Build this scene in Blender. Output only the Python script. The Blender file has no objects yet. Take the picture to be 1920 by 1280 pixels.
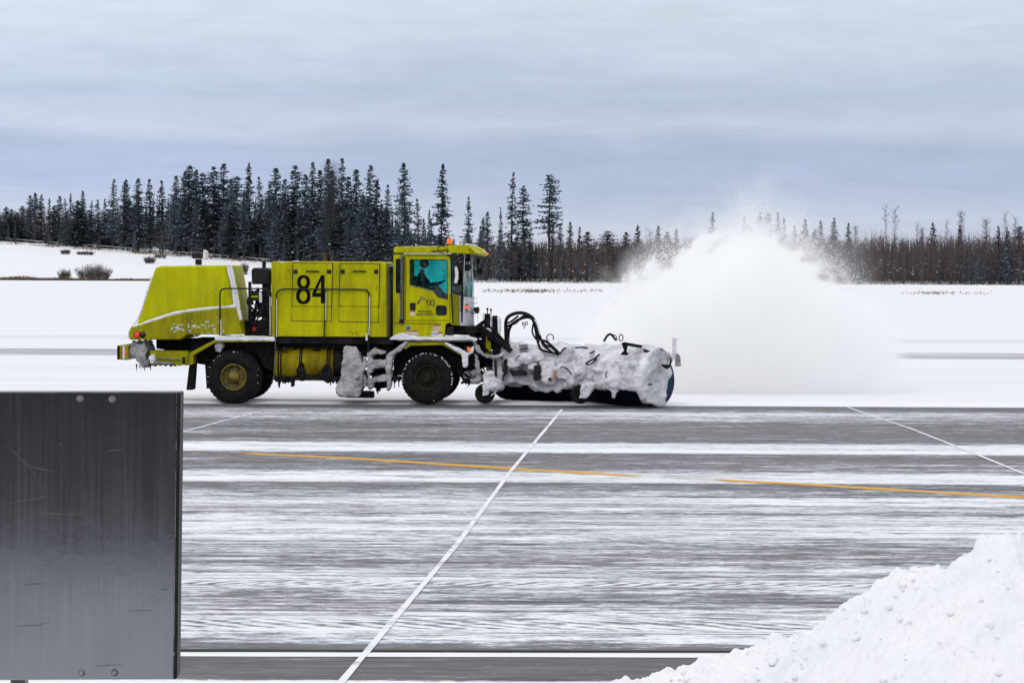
import bpy, bmesh, math, random
import numpy as np
from mathutils import Vector, Matrix, noise as mnoise
from mathutils.geometry import tessellate_polygon
R = math.radians
SC = bpy.context.scene
COL = SC.collection
random.seed(84)

# ------------------------------------------------------------------ camera
F, CX, HY, EYE, ROLL = 4860.0, 960.0, 500.0, 3.17, R(0.28)
cam_d = bpy.data.cameras.new('camera')
cam = bpy.data.objects.new('camera', cam_d); COL.objects.link(cam)
cam_d.sensor_width = 36.0
cam_d.lens = F / 1920 * 36
cam_d.shift_y = -(640 - HY) / 1920
cam_d.clip_start, cam_d.clip_end = 0.2, 9000
cam.location = (0, 0, EYE)
cam.rotation_euler = (R(90), -ROLL, 0)
SC.camera = cam

# ------------------------------------------------------------------ world, sun, exposure
SUN_EL, SUN_AZ = R(38), R(205)           # azimuth clockwise from +Y: behind and left of the camera
w = bpy.data.worlds.new("World"); SC.world = w; w.use_nodes = True
def N(nt, t, **kw):
    n = nt.nodes.new(t)
    for k, v in kw.items():
        if k.startswith('_'): setattr(n, k[1:], v)
        else: n.inputs[k.replace('__', ' ')].default_value = v
    return n
def build_world():
    nt = w.node_tree; nt.nodes.clear(); L = nt.links.new
    out = N(nt, 'ShaderNodeOutputWorld'); bg = N(nt, 'ShaderNodeBackground', Strength=1.0)
    L(bg.outputs[0], out.inputs[0])
    sky = N(nt, 'ShaderNodeTexSky', _sky_type='NISHITA', _sun_disc=False, _sun_elevation=SUN_EL, _sun_rotation=SUN_AZ)
    dim = N(nt, 'ShaderNodeVectorMath', _operation='SCALE'); dim.inputs['Scale'].default_value = 0.08
    L(sky.outputs[0], dim.inputs[0])
    tc = N(nt, 'ShaderNodeTexCoord')
    sep = N(nt, 'ShaderNodeSeparateXYZ'); L(tc.outputs['Generated'], sep.inputs[0])
    def noise(sx, sz, detail, rough=.55, off=0.0, warp=0.0):
        c = N(nt, 'ShaderNodeCombineXYZ')
        mx = N(nt, 'ShaderNodeMath', _operation='MULTIPLY'); mx.inputs[1].default_value = sx; L(sep.outputs[0], mx.inputs[0])
        my = N(nt, 'ShaderNodeMath', _operation='MULTIPLY'); my.inputs[1].default_value = sx; L(sep.outputs[1], my.inputs[0])
        mz = N(nt, 'ShaderNodeMath', _operation='MULTIPLY_ADD'); mz.inputs[1].default_value = sz; mz.inputs[2].default_value = off; L(sep.outputs[2], mz.inputs[0])
        L(mx.outputs[0], c.inputs[0]); L(my.outputs[0], c.inputs[1]); L(mz.outputs[0], c.inputs[2])
        n = N(nt, 'ShaderNodeTexNoise', Scale=1.0, Detail=detail, Roughness=rough, Distortion=warp); L(c.outputs[0], n.inputs['Vector'])
        return n.outputs[0]
    nb = noise(7, 42, 4, .5, 3.1, .4)          # broad banks
    nf = noise(11, 190, 6, .62, 1.7, .6)       # thin streaks
    nm = noise(38, 150, 5, .6, 8.2, .3)        # soft lumps
    # elevation warped by the broad noise
    wz = N(nt, 'ShaderNodeMath', _operation='MULTIPLY_ADD'); wz.inputs[1].default_value = .035; L(nb, wz.inputs[0])
    s0 = N(nt, 'ShaderNodeMath', _operation='SUBTRACT'); s0.inputs[1].default_value = .0175; L(sep.outputs[2], s0.inputs[0])
    L(s0.outputs[0], wz.inputs[2])
    mr = N(nt, 'ShaderNodeMapRange'); mr.inputs['From Min'].default_value = 0; mr.inputs['From Max'].default_value = .11
    L(wz.outputs[0], mr.inputs[0])
    cr = N(nt, 'ShaderNodeValToRGB'); L(mr.outputs[0], cr.inputs[0])
    e = cr.color_ramp.elements
    stops = [(0.0, (.69, .70, .79)), (.16, (.58, .64, .79)), (.28, (.455, .54, .74)), (.42, (.43, .52, .70)),
             (.50, (.55, .62, .77)), (.60, (.49, .575, .74)), (.75, (.60, .68, .80)), (1.0, (.68, .74, .85))]
    while len(e) < len(stops): e.new(.5)
    for el, (p, c) in zip(e, stops): el.position = p; el.color = (*c, 1)
    def contrast(src, lo, hi, a, b):
        m = N(nt, 'ShaderNodeMapRange'); m.inputs['From Min'].default_value = lo; m.inputs['From Max'].default_value = hi
        m.inputs['To Min'].default_value = a; m.inputs['To Max'].default_value = b; L(src, m.inputs[0]); return m.outputs[0]
    m1 = N(nt, 'ShaderNodeMath', _operation='MULTIPLY'); L(contrast(nf, .3, .7, .965, 1.035), m1.inputs[0]); L(contrast(nm, .3, .7, .955, 1.04), m1.inputs[1])
    # brighter towards the zenith, as an overcast sky is
    up = N(nt, 'ShaderNodeMapRange', _interpolation_type='SMOOTHSTEP'); up.inputs['From Min'].default_value = .10; up.inputs['From Max'].default_value = .9
    up.inputs['To Min'].default_value = 1.0; up.inputs['To Max'].default_value = 1.36; L(sep.outputs[2], up.inputs[0])
    lf = N(nt, 'ShaderNodeMapRange', _interpolation_type='SMOOTHSTEP'); L(sep.outputs[0], lf.inputs[0])
    for k_, v_ in (('From Min', -.2), ('From Max', .03), ('To Min', 1.10), ('To Max', 1.0)): lf.inputs[k_].default_value = v_
    m0 = N(nt, 'ShaderNodeMath', _operation='MULTIPLY'); L(m1.outputs[0], m0.inputs[0]); L(lf.outputs[0], m0.inputs[1]); m1 = m0
    m2 = N(nt, 'ShaderNodeMath', _operation='MULTIPLY'); L(m1.outputs[0], m2.inputs[0]); L(up.outputs[0], m2.inputs[1])
    hi = N(nt, 'ShaderNodeMapRange', _interpolation_type='SMOOTHSTEP'); hi.inputs['From Min'].default_value = .11; hi.inputs['From Max'].default_value = .4; L(sep.outputs[2], hi.inputs[0])
    cmx = N(nt, 'ShaderNodeMix', _data_type='RGBA'); L(hi.outputs[0], cmx.inputs[0]); L(cr.outputs[0], cmx.inputs[6]); cmx.inputs[7].default_value = (.775, .79, .825, 1)
    sc = N(nt, 'ShaderNodeVectorMath', _operation='SCALE'); L(cmx.outputs[2], sc.inputs[0]); L(m2.outputs[0], sc.inputs['Scale'])
    mix = N(nt, 'ShaderNodeMix', _data_type='RGBA'); mix.inputs[0].default_value = .93
    L(dim.outputs[0], mix.inputs[6]); L(sc.outputs[0], mix.inputs[7]); L(mix.outputs[2], bg.inputs[0])
build_world()
sun_d = bpy.data.lights.new('sun', 'SUN'); sun_d.energy = 0.62; sun_d.angle = R(25); sun_d.color = (1, .96, .9)
sun = bpy.data.objects.new('sun', sun_d); COL.objects.link(sun)
sun.rotation_euler = Vector((math.sin(SUN_AZ) * math.cos(SUN_EL), math.cos(SUN_AZ) * math.cos(SUN_EL), math.sin(SUN_EL))).to_track_quat('Z', 'Y').to_euler()
vs = SC.view_settings; vs.view_transform = 'Standard'; vs.look = 'None'; vs.exposure = 0.0; vs.gamma = 1; vs.use_curve_mapping = False
cy = SC.cycles
cy.use_denoising = True
cy.max_bounces = 40; cy.diffuse_bounces = 3; cy.glossy_bounces = 3; cy.transmission_bounces = 4; cy.transparent_max_bounces = 12
cy.volume_bounces = 36; cy.volume_step_rate = 1.0; cy.volume_max_steps = 256
cy.sample_clamp_indirect = 6

# ------------------------------------------------------------------ from photo measurements to metres
RM = Matrix.Rotation(-ROLL, 3, 'Y') @ Matrix.Rotation(R(90), 3, 'X')
def ray(px, py): return RM @ Vector(((px - CX) / F, -(py - HY) / F, -1))
def at(px, py, Y):
    d = ray(px, py); t = Y / d.y
    return Vector((0, 0, EYE)) + d * t
def on_ground(px, py, z=0.0):
    d = ray(px, py); t = (z - EYE) / d.z
    return Vector((0, 0, EYE)) + d * t
YAW = R(-2.2)
T0 = on_ground(437, 757.5)
TM = Matrix.Translation(T0) @ Matrix.Rotation(YAW, 4, 'Z')
TI = TM.inverted()
def U(px, py, y=0.0):
    """truck coordinates (x forward, z up) of a measured point lying y metres in from the near side"""
    o = TI @ Vector((0, 0, EYE)); d = TI.to_3x3() @ ray(px, py)
    t = (y - o.y) / d.y; p = o + d * t
    return (p.x, p.z)
def UP(pts, y=0.0): return [U(a, b, y) for a, b in pts]
def U3(px, py, y=0.0):
    a = U(px, py, y); return (a[0], y, a[1])

# ------------------------------------------------------------------ materials
def ramp(nt, src, stops):
    cr = nt.nodes.new('ShaderNodeValToRGB'); e = cr.color_ramp.elements
    while len(e) < len(stops): e.new(.5)
    for el, (p, c) in zip(e, stops):
        el.position = p; el.color = (*c, 1) if not isinstance(c, (int, float)) else (c, c, c, 1)
    nt.links.new(src, cr.inputs[0]); return cr.outputs[0]
def coords(nt, scale=(1, 1, 1), kind='Object', loc=(0, 0, 0)):
    tc = nt.nodes.new('ShaderNodeTexCoord'); mp = nt.nodes.new('ShaderNodeMapping')
    mp.inputs['Scale'].default_value = scale; mp.inputs['Location'].default_value = loc
    nt.links.new(tc.outputs[kind], mp.inputs[0]); return mp.outputs[0]
def nz(nt, vec, scale, detail=4, rough=.55, dist=0.0):
    n = N(nt, 'ShaderNodeTexNoise', Scale=scale, Detail=detail, Roughness=rough, Distortion=dist)
    nt.links.new(vec, n.inputs['Vector']); return n.outputs[0]
def mth(nt, op, a, b=None, c=None, clamp=False):
    n = nt.nodes.new('ShaderNodeMath'); n.operation = op; n.use_clamp = clamp
    for i, v in enumerate((a, b, c)):
        if v is None: continue
        if isinstance(v, (int, float)): n.inputs[i].default_value = v
        else: nt.links.new(v, n.inputs[i])
    return n.outputs[0]
def mixc(nt, f, a, b):
    n = nt.nodes.new('ShaderNodeMix'); n.data_type = 'RGBA'
    for i, v in ((0, f), (6, a), (7, b)):
        if isinstance(v, (int, float)): n.inputs[i].default_value = v
        elif isinstance(v, tuple): n.inputs[i].default_value = (*v, 1)
        else: nt.links.new(v, n.inputs[i])
    return n.outputs[2]
def newmat(name):
    m = bpy.data.materials.new(name); m.use_nodes = True
    return m, m.node_tree, m.node_tree.nodes['Principled BSDF']
def simple(name, c1, c2=None, scale=3.0, rough=.5, metal=0.0, bump=0.0, bscale=20, lo=.4, hi=.6, stretch=(1, 1, 1), spec=.5, detail=5):
    m, nt, b = newmat(name)
    b.inputs['Roughness'].default_value = rough; b.inputs['Metallic'].default_value = metal; b.inputs['Specular IOR Level'].default_value = spec
    if c2 is None: c2 = tuple(v * .8 for v in c1)
    v = coords(nt, stretch)
    n = nz(nt, v, scale, detail, .6)
    nt.links.new(ramp(nt, n, [(lo, c1), (hi, c2)]), b.inputs['Base Color'])
    if bump:
        bp = N(nt, 'ShaderNodeBump', Strength=bump, Distance=.05); nt.links.new(nz(nt, v, bscale, 6), bp.inputs['Height'])
        nt.links.new(bp.outputs[0], b.inputs['Normal'])
    return m
MT = {}
def paint(name, base, dirt, amount, flecks=0.0):
    m, nt, b = newmat(name)
    v = coords(nt); vs_ = coords(nt, (2.2, 2.2, .35))
    n1 = nz(nt, v, .9, 4); n2 = nz(nt, vs_, 2.4, 7, .65); n3 = nz(nt, v, 14, 5, .7)
    s = mth(nt, 'ADD', mth(nt, 'MULTIPLY', n1, .45), mth(nt, 'MULTIPLY', n2, .55))
    f = N(nt, 'ShaderNodeMapRange'); nt.links.new(s, f.inputs[0])
    f.inputs['From Min'].default_value = .40; f.inputs['From Max'].default_value = .66; f.inputs['To Max'].default_value = amount
    c = mixc(nt, f.outputs[0], base, dirt)
    c = mixc(nt, mth(nt, 'MULTIPLY', n3, .22), c, tuple(x * .55 for x in base))
    if flecks:
        g = N(nt, 'ShaderNodeMapRange'); nt.links.new(nz(nt, v, 30, 3, .7), g.inputs[0])
        g.inputs['From Min'].default_value = .66 - .06 * flecks; g.inputs['From Max'].default_value = .74
        big = N(nt, 'ShaderNodeMapRange'); nt.links.new(nz(nt, v, 1.7, 3), big.inputs[0]); big.inputs['From Min'].default_value = .48; big.inputs['From Max'].default_value = .62
        c = mixc(nt, mth(nt, 'MULTIPLY', g.outputs[0], big.outputs[0]), c, (.72, .73, .76))
    nt.links.new(c, b.inputs['Base Color'])
    nt.links.new(ramp(nt, n2, [(.3, .42), (.75, .68)]), b.inputs['Roughness']); b.inputs['Specular IOR Level'].default_value = .10
    bp = N(nt, 'ShaderNodeBump', Strength=.12, Distance=.02); nt.links.new(nz(nt, v, 5, 3), bp.inputs['Height']); nt.links.new(bp.outputs[0], b.inputs['Normal'])
    MT[name] = m
LIME = (.54, .54, .001); DIRT = (.19, .18, .004)
paint('lime_paint', (.56, .54, .001), DIRT, .8)
paint('lime_dirty', (.36, .34, .002), (.12, .105, .012), .9, .6)
paint('lime_hood', LIME, (.25, .26, .003), .7, .25)
paint('tank_paint', (.34, .27, .003), (.06, .045, .008), 1.0)
MT['black'] = simple('black', (.006, .006, .008), (.016, .016, .02), 9, .55, bump=.1, spec=.25)
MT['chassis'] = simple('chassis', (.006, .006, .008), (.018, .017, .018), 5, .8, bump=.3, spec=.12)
MT['rubber'] = simple('rubber', (.006, .006, .007), (.014, .014, .016), 7, .85, bump=.3, bscale=40, spec=.15)
MT['rim'] = simple('rim', (.19, .15, .012), (.03, .028, .015), 9, .6)
MT['rim_dark'] = simple('rim_dark', (.010, .010, .009), (.03, .026, .012), 9, .7, spec=.15)
MT['steel'] = simple('steel', (.16, .16, .17), (.08, .08, .085), 8, .4, metal=.7)
MT['grey'] = simple('grey', (.22, .23, .25), (.10, .10, .11), 8, .5)
MT['rust'] = simple('rust', (.13, .05, .025), (.05, .025, .018), 14, .9, bump=.3)
MT['snow'] = simple('snow', (.87, .87, .89), (.82, .83, .86), 4, .75, bump=.35, bscale=14, spec=.25)
MT['red_lens'] = simple('red_lens', (.55, .01, .02), (.45, .01, .02), 8, .2)
MT['dark_lens'] = simple('dark_lens', (.02, .008, .01), None, 8, .2)
MT['white_paint'] = simple('white_paint', (.72, .72, .73), (.58, .58, .6), 6, .4)
MT['sticker_red'] = simple('sticker_red', (.4, .03, .03), None, 6, .4)
MT['sticker_orange'] = simple('sticker_orange', (.65, .2, .02), None, 6, .4)
MT['sticker_blue'] = simple('sticker_blue', (.02, .06, .4), None, 6, .4)
MT['sticker_cream'] = simple('sticker_cream', (.6, .52, .4), (.42, .36, .3), 30, .5)
MT['skin'] = simple('skin', (.33, .19, .13), None, 8, .6)
MT['jacket'] = simple('jacket', (.015, .018, .025), (.03, .034, .04), 12, .9)
MT['hair'] = simple('hair', (.012, .010, .009), None, 30, .7)
MT['seat_cloth'] = simple('seat_cloth', (.03, .03, .035), None, 30, .9)
def lamp_mat(name, col, s):
    m, nt, b = newmat(name); b.inputs['Base Color'].default_value = (*col, 1); b.inputs['Roughness'].default_value = .25
    b.inputs['Emission Color'].default_value = (*col, 1); b.inputs['Emission Strength'].default_value = s; MT[name] = m
lamp_mat('amber_lamp', (.9, .13, .01), .55); lamp_mat('red_lamp', (.9, .015, .03), .7)
def glass(name, tint, mixf, refl=.12, frost=None, lo=.45):
    m = bpy.data.materials.new(name); m.use_nodes = True; nt = m.node_tree; nt.nodes.clear()
    out = nt.nodes.new('ShaderNodeOutputMaterial'); tr = nt.nodes.new('ShaderNodeBsdfTransparent'); gl = nt.nodes.new('ShaderNodeBsdfGlossy'); df = nt.nodes.new('ShaderNodeBsdfTranslucent' if frost else 'ShaderNodeBsdfDiffuse')
    tr.inputs[0].default_value = (*tint, 1); gl.inputs['Roughness'].default_value = .05; gl.inputs[0].default_value = (.8, .9, .9, 1)
    df.inputs[0].default_value = (*(frost or (.75, .8, .8)), 1)
    a = nt.nodes.new('ShaderNodeMixShader'); a.inputs[0].default_value = refl; b = nt.nodes.new('ShaderNodeMixShader')
    f = N(nt, 'ShaderNodeMapRange'); nt.links.new(nz(nt, coords(nt, (1, 1, .6)), 3.5, 6, .65), f.inputs[0])
    f.inputs['From Min'].default_value = lo; f.inputs['From Max'].default_value = .7; f.inputs['To Max'].default_value = mixf
    nt.links.new(f.outputs[0], b.inputs[0])
    L = nt.links.new
    L(tr.outputs[0], a.inputs[1]); L(gl.outputs[0], a.inputs[2]); L(a.outputs[0], b.inputs[1]); L(df.outputs[0], b.inputs[2]); L(b.outputs[0], out.inputs[0])
    MT[name] = m
glass('side_glass', (.30, .72, .72), .06, .05)
glass('far_glass', (.30, .80, .80), .9, .03, (.35, .85, .85), .1)
glass('frosted_glass', (.12, .50, .47), .85, .08)
glass('dark_glass', (.03, .06, .06), .05, .06)
def caked_mat(name, c1, c2, dirt, amt):
    m, nt, b = newmat(name); b.inputs['Roughness'].default_value = .8; b.inputs['Specular IOR Level'].default_value = .2
    v = coords(nt)
    n1 = nz(nt, v, 2.2, 6, .6); n2 = nz(nt, v, 9, 5, .7)
    c = ramp(nt, n1, [(.38, c1), (.62, c2)])
    f = N(nt, 'ShaderNodeMapRange'); nt.links.new(mth(nt, 'ADD', mth(nt, 'MULTIPLY', n2, .6), mth(nt, 'MULTIPLY', nz(nt, v, 1.1, 3), .4)), f.inputs[0])
    f.inputs['From Min'].default_value = .52; f.inputs['From Max'].default_value = .68; f.inputs['To Max'].default_value = amt
    nt.links.new(mixc(nt, f.outputs[0], c, dirt), b.inputs['Base Color'])
    bp = N(nt, 'ShaderNodeBump', Strength=.8, Distance=.03); nt.links.new(nz(nt, v, 18, 6, .75), bp.inputs['Height']); nt.links.new(bp.outputs[0], b.inputs['Normal'])
    MT[name] = m
caked_mat('caked_snow', (.81, .81, .84), (.57, .575, .615), (.13, .13, .15), .8)
caked_mat('grey_ice', (.50, .49, .50), (.33, .32, .34), (.09, .09, .10), .8)
caked_mat('clean_cake', (.86, .86, .88), (.74, .75, .79), (.45, .45, .48), .4)

# ------------------------------------------------------------------ mesh helpers
class MB:
    def __init__(s): s.v = []; s.f = []; s.m = []
    def add(s, vs, fs, mi=0):
        o = len(s.v); s.v += [tuple(p) for p in vs]
        s.f += [tuple(i + o for i in f) for f in fs]; s.m += [mi] * len(fs); return s
    def prism(s, poly, y0, y1, mi=0, holes=()):
        """outline in (x, z), given thickness from y0 to y1"""
        rings = [poly] + list(holes); pts = [p for r in rings for p in r]; n = len(pts)
        vs = [(p[0], y0, p[1]) for p in pts] + [(p[0], y1, p[1]) for p in pts]
        if holes:
            tri = tessellate_polygon([[Vector((p[0], p[1], 0)) for p in r] for r in rings])
            fs = [tuple(t) for t in tri] + [tuple(n + i for i in reversed(t)) for t in tri]
        else:
            fs = [tuple(range(n)), tuple(n + i for i in reversed(range(n)))]
        o = 0
        for r in rings:
            k = len(r)
            for i in range(k):
                a, b = o + i, o + (i + 1) % k
                fs.append((a, b, b + n, a + n))
            o += k
        return s.add(vs, fs, mi)
    def box(s, x0, x1, y0, y1, z0, z1, mi=0):
        vs = [(x, y, z) for x in (x0, x1) for y in (y0, y1) for z in (z0, z1)]
        return s.add(vs, [(0, 1, 3, 2), (4, 6, 7, 5), (0, 4, 5, 1), (2, 3, 7, 6), (0, 2, 6, 4), (1, 5, 7, 3)], mi)
    def tube(s, pts, r, n=8, mi=0, r1=None):
        pts = [Vector(p) for p in pts]; k = len(pts); vs = []; fs = []
        t0 = (pts[1] - pts[0]).normalized(); up = Vector((0, 0, 1)) if abs(t0.z) < .9 else Vector((0, 1, 0))
        a = t0.cross(up).normalized(); b = t0.cross(a)
        for i, p in enumerate(pts):
            t = (pts[min(i + 1, k - 1)] - pts[max(i - 1, 0)]).normalized()
            a = (a - t * a.dot(t)).normalized(); b = t.cross(a)
            rr = r if r1 is None else r + (r1 - r) * i / (k - 1)
            for j in range(n):
                an = 2 * math.pi * j / n; vs.append(p + (a * math.cos(an) + b * math.sin(an)) * rr)
        for i in range(k - 1):
            for j in range(n):
                q = (j + 1) % n; fs.append((i * n + j, i * n + q, (i + 1) * n + q, (i + 1) * n + j))
        fs += [tuple(reversed(range(n))), tuple((k - 1) * n + j for j in range(n))]
        return s.add(vs, fs, mi)
    def lathe(s, prof, c, n=48, axis='Y', mi=0, caps=True):
        """profile of (along, radius) turned about an axis through c"""
        vs = []; fs = []; k = len(prof)
        for (h, r) in prof:
            for j in range(n):
                an = 2 * math.pi * j / n; u, v = r * math.cos(an), r * math.sin(an)
                vs.append({'Y': (c[0] + u, c[1] + h, c[2] + v), 'X': (c[0] + h, c[1] + u, c[2] + v), 'Z': (c[0] + u, c[1] + v, c[2] + h)}[axis])
        for i in range(k - 1):
            for j in range(n):
                q = (j + 1) % n; fs.append((i * n + j, (i + 1) * n + j, (i + 1) * n + q, i * n + q))
        if caps: fs += [tuple(range(n)), tuple((k - 1) * n + j for j in reversed(range(n)))]
        return s.add(vs, fs, mi)
    def ball(s, c, r, mi=0, n=10, sq=(1, 1, 1)):
        prof = [(-r * math.cos(math.pi * i / n) * 1, max(1e-4, r * math.sin(math.pi * i / n))) for i in range(n + 1)]
        o = len(s.v); s.lathe(prof, (0, 0, 0), n * 2, 'Z', mi, caps=False)
        for i in range(o, len(s.v)):
            p = s.v[i]; s.v[i] = (c[0] + p[0] * sq[0], c[1] + p[1] * sq[1], c[2] + p[2] * sq[2])
        return s
    def build(s, name, mats, parent=None, bevel=0.0, smooth=False, segs=2):
        me = bpy.data.meshes.new(name); me.from_pydata(s.v, [], s.f)
        if not isinstance(mats, (list, tuple)): mats = [mats]
        for m in mats: me.materials.append(MT[m] if isinstance(m, str) else m)
        if len(mats) > 1: me.polygons.foreach_set('material_index', s.m)
        bm = bmesh.new(); bm.from_mesh(me); bmesh.ops.recalc_face_normals(bm, faces=bm.faces); bm.to_mesh(me); bm.free()
        o = bpy.data.objects.new(name, me); COL.objects.link(o)
        if parent: o.parent = parent
        if bevel:
            md = o.modifiers.new('bevel', 'BEVEL'); md.width = bevel; md.segments = segs; md.limit_method = 'ANGLE'; md.angle_limit = R(35)
        if smooth: me.shade_smooth() if not bevel else me.shade_auto_smooth() if hasattr(me, 'shade_auto_smooth') else me.shade_smooth()
        return o
def tag(o, label=None, cat=None, group=None, kind=None):
    if label: o['label'] = label
    if cat: o['category'] = cat
    if group: o['group'] = group
    if kind: o['kind'] = kind
    return o
def empty(name, loc=(0, 0, 0), rz=0.0, parent=None):
    o = bpy.data.objects.new(name, None); COL.objects.link(o); o.location = loc; o.rotation_euler = (0, 0, rz); o.empty_display_size = .2
    if parent: o.parent = parent
    return o
TEX = {}
def clouds(scale, depth=3):
    k = (scale, depth)
    if k not in TEX:
        t = bpy.data.textures.new('lumps', 'CLOUDS'); t.noise_scale = scale; t.noise_depth = depth; TEX[k] = t
    return TEX[k]
def cake(o, voxel=.035, amps=((.30, .10), (.09, .035)), smooth=2):
    """melts the shapes of a mesh into one lumpy crust"""
    md = o.modifiers.new('melt', 'REMESH'); md.mode = 'VOXEL'; md.voxel_size = voxel; md.use_smooth_shade = True
    for sc, am in amps:
        d = o.modifiers.new('lump', 'DISPLACE'); d.texture = clouds(sc); d.strength = am * 2; d.mid_level = .5; d.texture_coords = 'LOCAL'
    if smooth:
        s = o.modifiers.new('soft', 'SMOOTH'); s.factor = .5; s.iterations = smooth
    return o
# ================================================================== SETTING
def grid_mesh(name, xs, ys, Z, mat, kind='structure', label=None, cat=None):
    nx, ny = len(xs), len(ys)
    X, Y = np.meshgrid(xs, ys); co = np.stack([X, Y, Z], -1).reshape(-1, 3)
    i = np.arange(ny - 1)[:, None] * nx + np.arange(nx - 1)[None, :]
    q = np.stack([i, i + 1, i + nx + 1, i + nx], -1).reshape(-1, 4)
    me = bpy.data.meshes.new(name); me.from_pydata(co.tolist(), [], q.tolist()); me.materials.append(mat); me.shade_smooth()
    o = bpy.data.objects.new(name, me); COL.objects.link(o); tag(o, label, cat, None, kind); return o
def smooth01(t): t = np.clip(t, 0, 1); return t * t * (3 - 2 * t)

# --- terrain heights beyond the airfield
def edge_z(X): return np.interp(X, [-200, -118, -60, -7, 30, 200], [13.0, 8.6, 4.4, .05, 0, 0])
def tree_Y(X): return np.interp(X, [-200, -118, -60, -7, 40, 200], [640, 612, 585, 545, 530, 530])
def hill_z(X, Y):
    ty = tree_Y(X)
    return edge_z(X) * smooth01((Y - 513) / (ty - 513)) + np.maximum(0, Y - ty) * .02

def field_material():
    m, nt, b = newmat('snow_ground'); b.inputs['Roughness'].default_value = .8; b.inputs['Specular IOR Level'].default_value = .2
    tc = nt.nodes.new('ShaderNodeTexCoord'); sep = nt.nodes.new('ShaderNodeSeparateXYZ'); nt.links.new(tc.outputs['Object'], sep.inputs[0])
    x, y = sep.outputs[0], sep.outputs[1]
    st = nz(nt, coords(nt, (.012, .35, 1)), 1, 6, .6); fine = nz(nt, coords(nt, (.15, 2.2, 1)), 1, 5, .65)
    base = ramp(nt, st, [(.3, (.76, .77, .80)), (.5, (.82, .82, .845)), (.7, (.79, .80, .83))])
    # bare strips of the far taxiway
    yw = mth(nt, 'ADD', y, mth(nt, 'MULTIPLY', mth(nt, 'SUBTRACT', st, .5), 3.0))
    def band(c, hw, soft): return mth(nt, 'SUBTRACT', 1.0, mth(nt, 'DIVIDE', mth(nt, 'SUBTRACT', mth(nt, 'ABSOLUTE', mth(nt, 'SUBTRACT', yw, c)), hw), soft, clamp=True), clamp=True)
    br = N(nt, 'ShaderNodeMapRange'); nt.links.new(fine, br.inputs[0]); br.inputs['From Min'].default_value = .36; br.inputs['From Max'].default_value = .56
    far = mth(nt, 'MULTIPLY', band(94.5, 2.6, 1.5), br.outputs[0])
    c = mixc(nt, mth(nt, 'MULTIPLY', far, .85), base, (.20, .20, .23))
    pale = mth(nt, 'MULTIPLY', band(113.5, 2.0, 2.5), br.outputs[0])
    c = mixc(nt, mth(nt, 'MULTIPLY', pale, .30), c, (.40, .42, .46))
    l3 = mth(nt, 'MULTIPLY', band(72, .5, 1.0), br.outputs[0]); c = mixc(nt, mth(nt, 'MULTIPLY', l3, .14), c, (.5, .52, .57))
    l4 = mth(nt, 'MULTIPLY', band(80, 1.2, 1.5), br.outputs[0]); c = mixc(nt, mth(nt, 'MULTIPLY', l4, .14), c, (.5, .52, .57))
    nt.links.new(c, b.inputs['Base Color'])
    bp = N(nt, 'ShaderNodeBump', Strength=.25, Distance=.2); nt.links.new(fine, bp.inputs['Height']); nt.links.new(bp.outputs[0], b.inputs['Normal'])
    return m
SNOWG = field_material()
xs = np.concatenate([np.linspace(-3500, -260, 8), np.linspace(-240, 240, 121), np.linspace(260, 3500, 8)])
ys = np.concatenate([np.linspace(-120, 500, 20), np.linspace(506, 720, 90), np.linspace(740, 5000, 12)])
Xg, Yg = np.meshgrid(xs, ys)
rng = np.random.default_rng(3)
Zg = hill_z(Xg, Yg) * (Yg > 513) + np.where((Yg > 515) & (np.abs(Xg) < 240), rng.normal(0, .05, Xg.shape), 0)
Zg = np.where(Yg > 720, np.minimum(Zg, 16), Zg)
grid_mesh('ground', xs, ys, Zg, SNOWG, label='snow covered airfield and the white slope rising behind it on the left', cat='snow field')

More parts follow.
